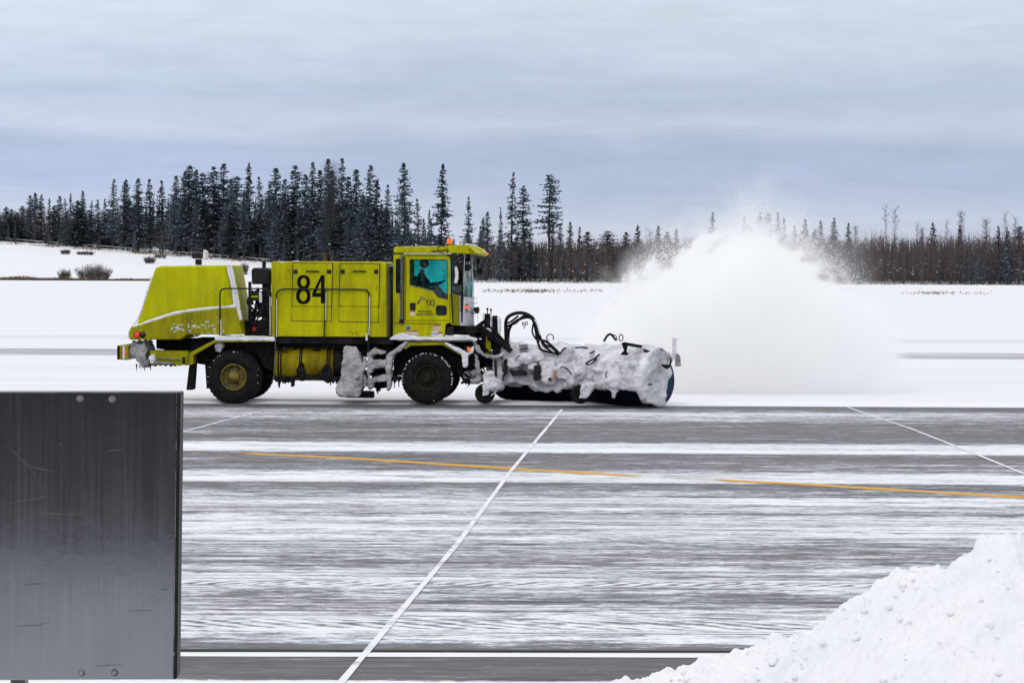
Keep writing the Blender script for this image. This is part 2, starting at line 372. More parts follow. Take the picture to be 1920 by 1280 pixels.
# --- the swept taxiway in front
def runway_material():
    m, nt, b = newmat('swept_asphalt')
    tc = nt.nodes.new('ShaderNodeTexCoord'); sep = nt.nodes.new('ShaderNodeSeparateXYZ'); nt.links.new(tc.outputs['Object'], sep.inputs[0])
    y = sep.outputs[1]
    wob = mth(nt, 'SUBTRACT', nz(nt, coords(nt, (.03, .5, 1)), 1, 3), .5)
    # distance as the share of the view below the horizon, so that stops stay legible: s = 1/Y
    yy = mth(nt, 'ADD', y, mth(nt, 'MULTIPLY', wob, .5))
    s = mth(nt, 'DIVIDE', 15406 / 800, yy)                # 0.32 at 60 m, 0.97 at 19.8 m
    P = lambda py: (py - 500) / 800
    stops = [(757, .10), (766, .13), (771, .62), (784, .50), (793, .28), (827, .20), (833, .86), (846, .88), (851, .20), (866, .26), (882, .34),
             (889, .82), (902, .75), (907, .25), (922, .40), (930, .60), (958, .62), (963, .38), (972, .70), (1010, .62), (1040, .40), (1075, .62), (1130, .45), (1160, .66), (1200, .56), (1216, .22), (1276, .22), (1280, 1.1)]
    bias = ramp(nt, s, [(P(a), c) for a, c in stops])
    near = ramp(nt, s, [(P(1216), 0.0), (P(1220), 1.0), (P(1270), 1.0), (P(1279), 0.0)])
    n1 = nz(nt, coords(nt, (.07, 1.1, 1)), 1, 7, .62, .3)
    n2 = nz(nt, coords(nt, (.85, 4.4, 1), loc=(3, 7, 0)), 1, 6, .65, .9)
    n3 = nz(nt, coords(nt, (4.2, 13, 1), loc=(9, 2, 0)), 1, 4, .75, 1.2)
    n = mth(nt, 'ADD', mth(nt, 'ADD', mth(nt, 'MULTIPLY', n1, .25), mth(nt, 'MULTIPLY', n2, .37)), mth(nt, 'MULTIPLY', n3, .38))
    d = mth(nt, 'ADD', mth(nt, 'MULTIPLY', mth(nt, 'SUBTRACT', n, .5), 4.0), mth(nt, 'ADD', bias, .05))
    d = mth(nt, 'SUBTRACT', d, mth(nt, 'MULTIPLY', near, .36))
    # thin scraped lines and the herringbone of tyre treads
    ln = nz(nt, coords(nt, (.035, 7.5, 1), loc=(4, 1, 0)), 1, 3, .6)
    lr = N(nt, 'ShaderNodeMapRange'); nt.links.new(mth(nt, 'ABSOLUTE', mth(nt, 'SUBTRACT', ln, .5)), lr.inputs[0]); lr.inputs['From Min'].default_value = .022; lr.inputs['From Max'].default_value = .006
    lr2 = mth(nt, 'MULTIPLY', lr.outputs[0], mth(nt, 'GREATER_THAN', nz(nt, coords(nt, (.12, .8, 1), loc=(8, 8, 0)), 1, 2), .5))
    d = mth(nt, 'SUBTRACT', d, mth(nt, 'MULTIPLY', lr2, .5))
    xw = mth(nt, 'ADD', sep.outputs[0], mth(nt, 'MULTIPLY', n2, .55))
    for yc, hw, fr, sl in ((22.95, .30, 4.2, 2.6), (25.9, .16, 5.3, -2.2)):
        bnd = mth(nt, 'LESS_THAN', mth(nt, 'ABSOLUTE', mth(nt, 'SUBTRACT', yy, yc)), hw)
        wv = mth(nt, 'SINE', mth(nt, 'MULTIPLY', mth(nt, 'ADD', xw, mth(nt, 'MULTIPLY', y, sl * .5)), fr * 6.283 * .75))
        d = mth(nt, 'SUBTRACT', d, mth(nt, 'MULTIPLY', mth(nt, 'MULTIPLY', bnd, mth(nt, 'ADD', wv, -.1)), mth(nt, 'MULTIPLY', mth(nt, 'SUBTRACT', n1, .30, None, True), 1.2)))
    cov = N(nt, 'ShaderNodeMapRange', _interpolation_type='SMOOTHSTEP'); nt.links.new(d, cov.inputs[0])
    cov.inputs['From Min'].default_value = .10; cov.inputs['From Max'].default_value = .86
    cover = cov.outputs[0]
    asp = ramp(nt, nz(nt, coords(nt, (.08, 1.4, 1), loc=(1, 1, 0)), 1, 6, .6), [(.3, (.048, .045, .048)), (.5, (.085, .079, .085)), (.72, (.15, .14, .148))])
    asp = mixc(nt, mth(nt, 'MULTIPLY', nz(nt, coords(nt, (9, 40, 1)), 1, 3), .35), asp, (.035, .034, .036))
    asp = mixc(nt, ramp(nt, nz(nt, coords(nt, (.9, 6, 1), loc=(2, 5, 0)), 1, 6, .7, .6), [(.42, 0.0), (.75, .9)]), asp, (.27, .255, .27))
    asp = mixc(nt, ramp(nt, nz(nt, coords(nt, (2.6, 13, 1), loc=(7, 5, 0)), 1, 5, .75, .8), [(.45, 0.0), (.7, .7)]), asp, (.035, .032, .034))
    asp = mixc(nt, ramp(nt, nz(nt, coords(nt, (3.0, 9, 1), loc=(1, 9, 0)), 1, 5, .75, .8), [(.60, 0.0), (.70, .8)]), asp, (.55, .55, .57))
    asp = mixc(nt, ramp(nt, nz(nt, coords(nt, (.10, .45, 1), loc=(6, 3, 0)), 1, 3, .5), [(.42, 0.0), (.62, .55)]), asp, (.135, .105, .10))
    cs = ramp(nt, cover, [(0.0, (.17, .17, .185)), (.5, (.42, .44, .50)), (.78, (.68, .70, .75)), (.97, (.86, .875, .905))])
    c = mixc(nt, mth(nt, 'POWER', cover, .8), asp, cs)
    nt.links.new(c, b.inputs['Base Color'])
    nt.links.new(ramp(nt, cover, [(0.0, .55), (.6, .8)]), b.inputs['Roughness']); b.inputs['Specular IOR Level'].default_value = .25
    bp = N(nt, 'ShaderNodeBump', Strength=.3, Distance=.03); nt.links.new(d, bp.inputs['Height']); nt.links.new(bp.outputs[0], b.inputs['Normal'])
    return m
RWM = runway_material()
Y_EDGE = T0.y + .25
me = MB().add([(-160, 8, .004), (160, 8, .004), (160, Y_EDGE, .004), (-160, Y_EDGE, .004)], [(0, 1, 2, 3)])
runway = me.build('runway', RWM); tag(runway, 'dark taxiway streaked with scraped and blown snow', 'taxiway', None, 'structure')
ys2 = np.array([Y_EDGE - .12, Y_EDGE, Y_EDGE + .25, Y_EDGE + .8, Y_EDGE + 2.2]); xs2 = np.linspace(-90, 90, 721)
Z2 = np.zeros((5, 721)); rr = np.array([sum(math.sin(x * f + p) / (i + 1.0) for i, (f, p) in enumerate(((.7, 1), (1.9, 2), (4.3, .4), (9.1, 3)))) for x in xs2])
Z2[1] = .03 + .008 * rr; Z2[2] = .065 + .015 * rr; Z2[3] = .05; Z2[4] = .0; Z2[0] = .002
grid_mesh('snow_edge', xs2, ys2, Z2, MT['snow'], label='low lip of snow along the far edge of the swept taxiway', cat='snow')

def mark_mat(name, col, lo, hi, gaps=None, snow=.86):
    """paint worn through and partly blown over"""
    m, nt, b = newmat(name); b.inputs['Roughness'].default_value = .7
    n = nz(nt, coords(nt, (.5, 1.2, 1)), 1.3, 6, .7)
    f = N(nt, 'ShaderNodeMapRange'); nt.links.new(n, f.inputs[0]); f.inputs['From Min'].default_value = lo; f.inputs['From Max'].default_value = hi
    fac = f.outputs[0]
    cover = nz(nt, coords(nt, (.12, 1.0, 1), loc=(5, 2, 0)), 1, 4, .6)
    cr = ramp(nt, cover, [(.55, col), (.75, tuple(c * .6 + .25 for c in col))])
    nt.links.new(cr, b.inputs['Base Color'])
    if gaps:
        sep = nt.nodes.new('ShaderNodeSeparateXYZ'); tc = nt.nodes.new('ShaderNodeTexCoord'); nt.links.new(tc.outputs['Object'], sep.inputs[0])
        for c0, hw in gaps:
            g = mth(nt, 'DIVIDE', mth(nt, 'SUBTRACT', mth(nt, 'ABSOLUTE', mth(nt, 'SUBTRACT', sep.outputs[0], c0)), hw * .6), hw * .5, clamp=True)
            fac = mth(nt, 'MULTIPLY', fac, mth(nt, 'MAXIMUM', g, .12))
    tr = nt.nodes.new('ShaderNodeBsdfTransparent'); mx = nt.nodes.new('ShaderNodeMixShader'); out = nt.nodes['Material Output']
    nt.links.new(fac, mx.inputs[0]); nt.links.new(tr.outputs[0], mx.inputs[1]); nt.links.new(b.outputs[0], mx.inputs[2]); nt.links.new(mx.outputs[0], out.inputs[0])
    return m
def strip(name, pts, wid, mat, z=.008):
    P = [on_ground(a, b_) for a, b_ in pts]; Q = []
    for i in range(len(P) - 1):                                     # resample
        n = max(2, int((P[i + 1] - P[i]).length / .6))
        Q += [P[i].lerp(P[i + 1], k / n) for k in range(n)]
    Q.append(P[-1]); vs = []; fs = []
    for i, p in enumerate(Q):
        t = (Q[min(i + 1, len(Q) - 1)] - Q[max(i - 1, 0)]).normalized(); nrm = Vector((-t.y, t.x, 0))
        ww = wid * (.5 + .09 * mnoise.noise(Vector((p.x * 1.3, p.y * 1.3, wid * 9))))
        vs += [(p.x + nrm.x * ww, p.y + nrm.y * ww, z), (p.x - nrm.x * ww, p.y - nrm.y * ww, z)]
        if i: fs.append((2 * i - 2, 2 * i - 1, 2 * i + 1, 2 * i))
    return MB().add(vs, fs).build(name, mat, runway)
gx = on_ground(1270, 897).x; gx2 = on_ground(395, 849).x; gx3 = on_ground(1905, 935).x
YEL = mark_mat('yellow_mark', (.68, .34, .008), .24, .36, [(gx, .75), (gx2, .7)])
WHT = mark_mat('white_mark', (.86, .87, .90), .26, .36)
JNT = mark_mat('snow_joint', (.84, .84, .87), .24, .48)
strip('yellow_line', [(-300, 838), (345, 847), (450, 850.5), (650, 859), (960, 879), (1200, 893), (1500, 908), (1920, 933), (2400, 965)], .33, YEL)
strip('white_line', [(-400, 1222), (340, 1227.5), (1420, 1230), (2300, 1234)], .235, WHT, .0085)
strip('snow_filled_joint', [(1054, 768), (960, 881), (858, 1020), (640, 1280), (520, 1425)], .062, JNT, .012)
strip('snow_filled_joint', [(1590, 764), (1650, 785), (1705, 803), (1830, 852), (1960, 905)], .062, JNT, .012)
strip('snow_filled_joint', [(340, 811), (420, 789), (490, 772)], .062, JNT, .012)
tm, tnt, tb = newmat('tar_seam'); tb.inputs['Base Color'].default_value = (.012, .011, .013, 1); tb.inputs['Roughness'].default_value = .6
strip('tar_seam', [(-400, 1214), (340, 1219.5), (1440, 1222), (2300, 1226)], .07, tm, .0115)
strip('tar_seam', [(-400, 1120), (340, 1126), (1500, 1131), (2300, 1136)], .035, mark_mat('tar_worn', (.02, .02, .022), .42, .55), .0115)

# --- shovelled heap in the foreground
def fbm(X, Y, sc, oct=5, seed=0., gain=.5):
    out = np.zeros_like(X); a = 1.0; f = 1.0 / sc
    flat = out.ravel(); xr, yr = X.ravel(), Y.ravel()
    for o in range(oct):
        flat += a * np.array([mnoise.noise(Vector((x * f + seed, y * f - seed, seed * 1.7 + o))) for x, y in zip(xr, yr)])
        a *= gain; f *= 2.03
    return out
def heap_z(px): pass
def snow_heap():
    YC = 14.6
    prof = [(1060, 1300), (1140, 1281), (1225, 1268), (1290, 1259), (1370, 1248), (1430, 1234), (1480, 1218), (1540, 1198), (1600, 1162), (1640, 1138), (1690, 1086), (1740, 1046), (1790, 1034), (1825, 1022), (1846, 1006), (1890, 994), (1925, 1008), (2000, 990), (2150, 960), (2400, 930)]
    pts = [at(a, b_, YC) for a, b_ in prof]; px = [-3.2] + [p.x for p in pts] + [9.0, 12]; pz = [0] + [p.z for p in pts] + [2.2, .3]
    xs = np.concatenate([np.linspace(-1.5, -.75, 24), np.linspace(-.72, 3.15, 360), np.linspace(3.2, 6.0, 70)]); ys = np.concatenate([np.linspace(10.6, 12.9, 60), np.linspace(12.92, 15.1, 200), np.linspace(15.15, 18.8, 60)])
    X, Y = np.meshgrid(xs, ys)
    ridge = YC + .35 * np.sin(X * 1.1)
    H = np.interp(X, px, pz); H = H + .06 * smooth01((H - .5) / .6)
    run = np.where(Y < ridge, 1.28, 1.05) * (.8 + H)
    t = np.clip(np.abs(Y - ridge) / run, 0, 1)
    body = H * (1 - t) ** .85 + 0 * t
    B = fbm(X, Y, 1.1, 3, 2.2) * .12 + fbm(X, Y, .30, 3, 5.1, .6) * .045
    C = np.abs(fbm(X, Y, .11, 3, 9.4, .65)) * .048 - .014 * np.abs(fbm(X, Y, .05, 2, 4.4, .6))
    Z = body + (B + C - .02) * np.clip(body * 3.5, 0, 1) - .03
    mat = caked_clean()
    o = grid_mesh('snow_pile', xs, ys, Z, mat, kind=None)
    # clods that rolled down it, melted into the same crust
    rn = random.Random(5); ico = {}
    for lv in (1, 2):
        bm = bmesh.new(); bmesh.ops.create_icosphere(bm, subdivisions=lv, radius=1.0); bm.verts.index_update()
        ico[lv] = ([v.co.copy() for v in bm.verts], [tuple(v.index for v in f_.verts) for f_ in bm.faces]); bm.free()
    AV = [tuple(v.co) for v in o.data.vertices]; AF = [tuple(p.vertices) for p in o.data.polygons]
    def zz(x, y):
        j = min(int(np.searchsorted(xs, x)), len(xs) - 1); i = min(int(np.searchsorted(ys, y)), len(ys) - 1); return Z[i, j]
    k = 0
    while k < 1500:
        x = rn.uniform(-.9, 5.8); y = rn.uniform(11.6, 15.6); z = zz(x, y)
        if z < .02 and rn.random() < .9: continue
        r = rn.choice((.005, .006, .007, .008, .010, .012, .015, .026)) * rn.uniform(.7, 1.3)
        if k < 12: x = rn.uniform(.4, 2.0); y = YC + rn.uniform(-.15, .2); z = zz(x, y); r = rn.uniform(.012, .026)
        iv, jf = ico[2 if r > .015 else 1]; n0 = len(AV)
        for d in iv:
            q = d * r * (1 + .5 * mnoise.noise(d * 1.3 + Vector((k * 3.1, 0, 0)))); AV.append((x + q.x, y + q.y, z + r * .12 + q.z * .75))
        AF += [tuple(n0 + i for i in f_) for f_ in jf]; k += 1
    me2 = bpy.data.meshes.new('snow_pile'); me2.from_pydata(AV, [], AF); me2.materials.append(mat); me2.shade_smooth(); o.data = me2
    tag(o, 'big foreground heap of shovelled white snow with loose clods', 'snow pile')
def caked_clean():
    m, nt, b = newmat('heap_snow'); b.inputs['Roughness'].default_value = .8; b.inputs['Specular IOR Level'].default_value = .2
    v = coords(nt); n1 = nz(nt, v, 1.6, 5, .6)
    nt.links.new(ramp(nt, n1, [(.35, (.92, .925, .94)), (.55, (.89, .895, .92)), (.7, (.83, .84, .88))]), b.inputs['Base Color'])
    bp = N(nt, 'ShaderNodeBump', Strength=.45, Distance=.03); nt.links.new(nz(nt, v, 24, 6, .72), bp.inputs['Height']); nt.links.new(bp.outputs[0], b.inputs['Normal'])
    return m
snow_heap()

# --- back of a sheet-metal sign close to the viewer
def metal_panel():
    Y = 8.0; D = .075
    m, nt, b = newmat('scratched_sheet')
    v = coords(nt); b.inputs['Metallic'].default_value = 1.0
    br = nz(nt, coords(nt, (55, 1, 1.4)), 1, 4, .6); bl = nz(nt, v, 2.0, 5, .6)
    sc1 = nz(nt, coords(nt, (3.2, 1, 60), loc=(0, 0, 3)), 1, 3, .6, 1.2)
    sr = N(nt, 'ShaderNodeMapRange'); nt.links.new(sc1, sr.inputs[0]); sr.inputs['From Min'].default_value = .73; sr.inputs['From Max'].default_value = .80
    c = ramp(nt, bl, [(.3, (.46, .465, .485)), (.7, (.56, .565, .585))])
    c = mixc(nt, mth(nt, 'MULTIPLY', br, .16), c, (.30, .305, .32))
    c = mixc(nt, mth(nt, 'MULTIPLY', sr.outputs[0], .5), c, (.5, .5, .52))
    nt.links.new(c, b.inputs['Base Color']); nt.links.new(ramp(nt, br, [(.3, .10), (.7, .17)]), b.inputs['Roughness'])
    bp = N(nt, 'ShaderNodeBump', Strength=.025, Distance=.02); nt.links.new(mth(nt, 'ADD', br, mth(nt, 'MULTIPLY', bl, 2.0)), bp.inputs['Height']); nt.links.new(bp.outputs[0], b.inputs['Normal'])
    c0 = at(170, 1275, Y); root = empty('metal_sign', (c0.x, Y, 0))
    tag(root, 'bare scratched sheet metal back of a sign with bolts in each corner', 'sign')
    def loc(px, py, dy=0.0): p = at(px, py, Y + dy); return (p.x - c0.x, p.z)
    MB().prism([loc(-420, 737), loc(331, 736), loc(325, 1273), loc(-420, 1276)], 0, .004).build('sheet', m, root, .0015)
    edge = simple('edge_rubber', (.008, .008, .009), (.018, .018, .02), 20, .5, spec=.2)
    MB().prism([loc(331.6, 735.5), loc(339, 735.5), loc(332.5, 1270), loc(325.8, 1273.4)], -.006, D).build('edge_channel', edge, root, .003)
    MB().prism([loc(-420, 735), loc(338, 734.6), loc(338, 736.4), loc(-420, 736.8)], -.008, D).build('top_channel', 'steel', root, .001)
    bolt = simple('zinc', (.42, .46, .50), (.25, .27, .30), 30, .35, metal=.9)
    wash = simple('washer_dirt', (.10, .10, .105), (.24, .24, .25), 60, .6)
    for px, py, dk in ((150, 747, 0), (210.5, 748, 0), (153, 1260.5, 1), (215, 1260, 1)):
        x, z = loc(px, py)
        o = MB().lathe([(-.004, .0105), (0, .0115)], (x, -.0005, z), 20, 'Y').build('bolt', wash, root)
        MB().lathe([(-.011, .0052), (-.0105, .006), (-.004, .006)], (x, 0, z), 6, 'Y').build('bolt_head', bolt, o)
    rs = random.Random(12); lt = simple('scratch_light', (.20, .20, .215), None, 40, .5, metal=.6); dk = simple('scratch_dark', (.02, .02, .022), None, 40, .8)
    sl = [((10, 832), (60, 880), (95, 960)), ((0, 945), (60, 935), (105, 928)), ((85, 905), (92, 960), (95, 985)), ((40, 870), (110, 885)), ((220, 935), (235, 945), (246, 965)), ((262, 1135), (285, 1120), (298, 1108)), ((105, 880), (112, 858)), ((200, 845), (232, 842)), ((120, 955), (165, 968), (170, 985)), ((70, 960), (150, 965)), ((30, 850), (40, 838)), ((110, 830), (118, 835))]
    sd = [((45, 1096), (65, 1093), (85, 1094)), ((28, 1172), (70, 1172), (95, 1164)), ((240, 1145), (285, 1143)), ((175, 1247), (232, 1246)), ((200, 1007), (206, 1006)), ((-30, 1010), (4, 1011)), ((300, 1105), (318, 1103))]
    for grp, mm, nme in ((sl, lt, 'scratch'), (sd, dk, 'scratch')):
        for k, pl in enumerate(grp):
            s = MB(); q = []
            for i in range(len(pl) - 1):
                for t in range(5): q.append((pl[i][0] + (pl[i + 1][0] - pl[i][0]) * t / 5 + rs.gauss(0, .7), pl[i][1] + (pl[i + 1][1] - pl[i][1]) * t / 5 + rs.gauss(0, .5)))
            q.append(pl[-1]); n = len(q)
            top = [loc(a, b_ - .4 * math.sin(math.pi * i / (n - 1)) - .1) for i, (a, b_) in enumerate(q)]; bot = [loc(a, b_ + .35 * math.sin(math.pi * i / (n - 1)) + .1) for i, (a, b_) in enumerate(q)]
            vs = [(p[0], -.0006, p[1]) for p in top + bot]; s.add(vs, [(i, i + 1, n + i + 1, n + i) for i in range(n - 1)]).build(nme, mm, root)
    for px in (182,):
        a = loc(22, 780, .01); b_ = loc(50, 780, .01)
        MB().box(a[0], b_[0], .006, D - .01, 0.0, a[1]).build('post', 'steel', root, .004)
metal_panel()

# --- unseen terminal wall behind the camera, added for its dark reflection in the sheet metal
def terminal():
    root = empty('terminal_building', (0, -1.6, 0)); tag(root, 'dark clad terminal building wall behind the viewer, added for its reflection in sheet metal', 'building')
    clad = simple('cladding', (.045, .045, .05), (.06, .06, .065), 2, .7, stretch=(6, 1, .2))
    win = [[(x, 2.2), (x + 2.6, 2.2), (x + 2.6, 4.0), (x, 4.0)] for x in np.arange(-26, 26, 3.2)]
    MB().prism([(-30, 1.15), (30, 1.15), (30, 5.2), (-30, 5.2)], 0, -.3, 0, win).build('wall', clad, root)
    MB().box(-30, 30, -.32, .06, 5.2, 5.5).build('roof_edge', 'grey', root)
    MB().box(-30, 30, -.3, -.02, 0, 1.15).build('plinth', simple('plinth_reflection_tone', (.64, .65, .67), (.55, .56, .58), 3, .9), root)  # unseen pale band, toned to brighten the lower reflection in the sheet
    for p in win:
        f = MB().prism(p, -.12, -.06, 0, [[(p[0][0] + .08, 2.28), (p[1][0] - .08, 2.28), (p[1][0] - .08, 3.92), (p[0][0] + .08, 3.92)]]).build('window', 'black', root)
        MB().box(p[0][0] + .08, p[1][0] - .08, -.10, -.09, 2.28, 3.92).build('pane', 'dark_glass', f)
    MB().box(-30, 30, -6, -5.7, 0, 5.2).build('inner_wall', clad, root)
terminal()
# ================================================================== FOREST
def needle_mat(name, a, b_):
    m, nt, b = newmat(name); b.inputs['Roughness'].default_value = .9; b.inputs['Specular IOR Level'].default_value = .1
    oi = nt.nodes.new('ShaderNodeObjectInfo')
    n = nz(nt, coords(nt), .9, 4, .7)
    c = ramp(nt, mth(nt, 'ADD', mth(nt, 'MULTIPLY', n, .7), mth(nt, 'MULTIPLY', oi.outputs['Random'], .3)), [(.32, a), (.62, b_)])
    nt.links.new(c, b.inputs['Base Color']); MT[name] = m
needle_mat('needles', (.036, .052, .065), (.115, .145, .170))
needle_mat('brown_twigs', (.060, .046, .043), (.115, .092, .090))
MT['bark'] = simple('bark', (.030, .024, .024), (.06, .05, .05), 3, .95)
MT['pale_bark'] = simple('pale_bark', (.16, .14, .14), (.07, .06, .06), 3, .95)
MT['tree_snow'] = simple('tree_snow', (.78, .81, .88), (.66, .70, .78), 2, .9)
MT['dry_grass'] = simple('dry_grass', (.16, .10, .035), (.08, .055, .03), 1.2, .95)
MT['shrub_twig'] = simple('shrub_twig', (.07, .05, .055), (.12, .09, .095), 2, .95)
def mesh_of(mb, name, mats):
    o = mb.build(name, mats); me = o.data; bpy.data.objects.remove(o); return me
def spruce(seed, bare, width, snow, ragged, top=1.0, dens=1.0):
    """unit: 20 m tall spruce; returns trunk and crown meshes"""
    rn = random.Random(seed); H = 20.0
    tr = MB(); lean = [rn.uniform(-.25, .25), rn.uniform(-.25, .25)]
    tr.tube([(lean[0] * t * t, lean[1] * t * t, H * t) for t in (0, .25, .5, .75, .99)], .24, 6, 0, .02)
    cr = MB(); z = H * bare
    while z < H * .995:
        t = z / H; tt = (t - bare) / (1 - bare)
        prof = (1 - tt) ** (.66 if top > .5 else .45) * min(1, .55 + tt * 3.2)
        rmax = max(.16, width * prof)
        ax, ay = lean[0] * t * t, lean[1] * t * t
        nb = int(rn.choice((4, 5, 6, 7)) * dens)
        gap = rn.random() < ragged * .35
        for k in range(nb):
            if gap and rn.random() < .6: continue
            an = rn.uniform(0, 2 * math.pi); r = rmax * rn.uniform(.5, 1.12) * (1 + ragged * rn.uniform(-.35, .3))
            if rn.random() < .08 * (1 + ragged): r *= 1.3
            ca, sa = math.cos(an), math.sin(an); droop = rn.uniform(-.12, .42) * (1 - .55 * tt)
            cl = max(1, int(r / .33)); sn = rn.random() < snow * 2.2 * (1.3 - tt)
            for c in range(cl):
                u = (c + rn.uniform(.3, 1.0)) / cl * r
                px, py = ax + ca * u, ay + sa * u; pz = z - droop * u + .10 * u * u / max(r, .4) + rn.uniform(-.08, .08)
                L = rn.uniform(.38, .75) * (1.05 - .35 * u / r); W = rn.uniform(.15, .32) * (1.1 - .5 * u / r)
                da = an + rn.uniform(-.9, .9); dx, dy = math.cos(da), math.sin(da); dz = -droop * .8 + rn.uniform(-.25, .2)
                tz = rn.uniform(-.7, .7)
                a = Vector((px - dx * L * .5, py - dy * L * .5, pz - dz * L * .5)); e = Vector((px + dx * L * .6, py + dy * L * .6, pz + dz * L * .6))
                s = Vector((-dy, dx, tz)) * W; mid = (a + e) * .5
                cr.add([a, mid + s, e, mid - s], [(0, 1, 2, 3)])
                hang = Vector((rn.uniform(-.1, .1), rn.uniform(-.1, .1), -rn.uniform(.12, .34)))
                cr.add([a, e, mid + hang], [(0, 1, 2)])
                if sn and rn.random() < .5:
                    o = Vector((0, -.02, .05)); s2 = Vector((-dy, dx, tz * .4)) * W * .8
                    cr.add([a + o, mid + s2 + o, e + o, mid - s2 + o], [(0, 1, 2, 3)], 1)
        z += rn.uniform(.22, .46) * (.6 + .4 * prof)
    return mesh_of(tr, 'trunk', 'bark'), mesh_of(cr, 'crown', ['needles', 'tree_snow'])
def bare_tree(seed, tuft):
    rn = random.Random(seed); H = 20.0; b = MB(); t = MB()
    t.tube([(0, 0, 0), (.15, .1, 7), (.05, .2, 14), (.2, .1, 19.8)], .17, 6, 0, .03)
    for k in range(150 if tuft else 90):
        z = H * rn.uniform(.55 if tuft else .3, .99); an = rn.uniform(0, 6.28); r = rn.uniform(.5, 1.7) * (1.15 - .7 * abs(z / H - .8))
        p0 = Vector((.12, .12, z)); p1 = p0 + Vector((math.cos(an) * r, math.sin(an) * r, r * rn.uniform(.2, 1.0)))
        b.tube([p0, p1], .028, 3, 0, .012)
        for q in range(4):
            m = p0.lerp(p1, rn.uniform(.3, 1)); e = m + Vector((rn.uniform(-.6, .6), rn.uniform(-.6, .6), rn.uniform(0, .6))); b.tube([m, e], .018, 3, 0, .008)
    return mesh_of(t, 'trunk', 'pale_bark'), mesh_of(b, 'crown', 'brown_twigs')
print('spruces')
KINDS = {
 'full': [spruce(s, .06, 3.2, .30, .35) for s in (11, 12, 13)],
 'mid': [spruce(s, .14, 2.7, .22, .6) for s in (21, 22, 23)],
 'slim': [spruce(s, .2, 1.7, .12, .8, dens=.9) for s in (31, 32)],
 'broad': [spruce(s, .12, 3.9, .34, .6, top=.4, dens=1.15) for s in (41, 42)],
 'crested': [spruce(s, .46, 2.5, .10, .9, top=.4) for s in (51, 52)],
 'small': [spruce(s, .02, 3.2, .75, .3) for s in (61, 62, 63)],
 'bare': [bare_tree(71, False), bare_tree(72, True)],
}
rt = random.Random(9)
def tree(px, top, kind, dy=0.0, label='', group=None, wide=1.0, idx=None, name='spruce_tree', cat='tree', base=None):
    # a tree stands on the slope at its own distance from the forest edge; its height is what the photo shows
    X0 = at(px, 500, 560).x; Y = float(tree_Y(X0)) + dy
    p = at(px, top, Y); zb = float(hill_z(p.x, Y)) - .2
    if px < 760 and kind in ('full', 'mid', 'slim') and group: wide *= 1.3
    h = max(1.5, p.z - zb); tk, ck = (rt.choice(KINDS[kind]) if idx is None else KINDS[kind][idx])
    root = empty(name, (p.x, Y, zb), rt.uniform(0, 6.28)); s = h / 20; k = s * wide if h > 11 or kind == 'small' else s * wide * 2.1
    root.scale = (k, k, s)
    for nme, me in (('trunk', tk), ('crown', ck)):
        o = bpy.data.objects.new(nme, me); COL.objects.link(o); o.parent = root
    tag(root, label, cat, group)
    return root
G_L = 'dark spruces of the tall stand on the left'
spec = [  # px, top, kind, dy, wide, label
 (760, 304, 'mid', 2, 1.25, 'tall full spruce rising alone behind the left end of the cab roof'),
 (828, 306, 'mid', 4, .95, 'slender spruce with short ragged branches standing alone above the amber beacon'),
 (959, 322, 'slim', 6, 1.15, 'very thin crooked spruce beside a stockier spruce right of the cab'),
 (981, 348, 'crested', 3, 1.15, 'stocky spruce with bare lower trunk next to a thin crooked spruce'),
 (1030, 327, 'crested', 5, 1.3, 'lone spruce with wide flat-layered crown, last tall tree before the snow plume'),
 (880, 368, 'slim', 8, 1.2, 'sparse grey spruce top just right of the cab beacon'),
 (640, 296, 'mid', 2, 1.1, 'tallest spruce of the stand just right of the exhaust smoke'),
 (614, 297, 'mid', 0, 1.1, 'tall dark spruce half hidden in the exhaust smoke'),
 (587, 302, 'full', 3, .95, 'tall spruce just left of the exhaust smoke'),
 (467, 305, 'full', 4, .9, 'pointed spruce above the gap between the hood and the engine box'),
 (355, 307, 'broad', 0, .95, 'broad bushy spruce crown at the left shoulder of the tall stand'),
 (728, 345, 'full', 2, .85, 'shorter dark spruce left of the tree behind the cab roof'),
 (806, 393, 'slim', 9, .95, 'short thin spruce left of the slender lone spruce'),
 (785, 372, 'slim', 7, 1.25, 'grey half-bare spruce between the two lone tall spruces'),
 (155, 357, 'full', 0, 1.1, 'dark pointed spruce standing out of the low trees at far left'),
 (212, 335, 'mid', 0, 1.2, 'first tall spruce at the left end of the tall stand'),
 (940, 388, 'slim', 12, .9, 'thin pale spruce left of the thin crooked spruce'),
 (1334, 397, 'slim', 10, 1.3, 'dark narrow spruce tip standing over the left flank of the plume'),
 (1458, 396, 'full', 8, .8, 'dark double-tipped spruce right of the plume crest'),
 (1660, 388, 'bare', 8, .7, 'tall bare trunk with small tuft above the brown thicket, left of a pair'),
 (1677, 391, 'bare', 12, .9, 'wispy bare tree, right of a pair above the brown thicket'),
]
for px, top, kind, dy, wide, lab in spec:
    bare = kind == 'bare'
    tree(px, top, kind, dy, lab, None, wide, name='bare_tree' if bare else 'spruce_tree')
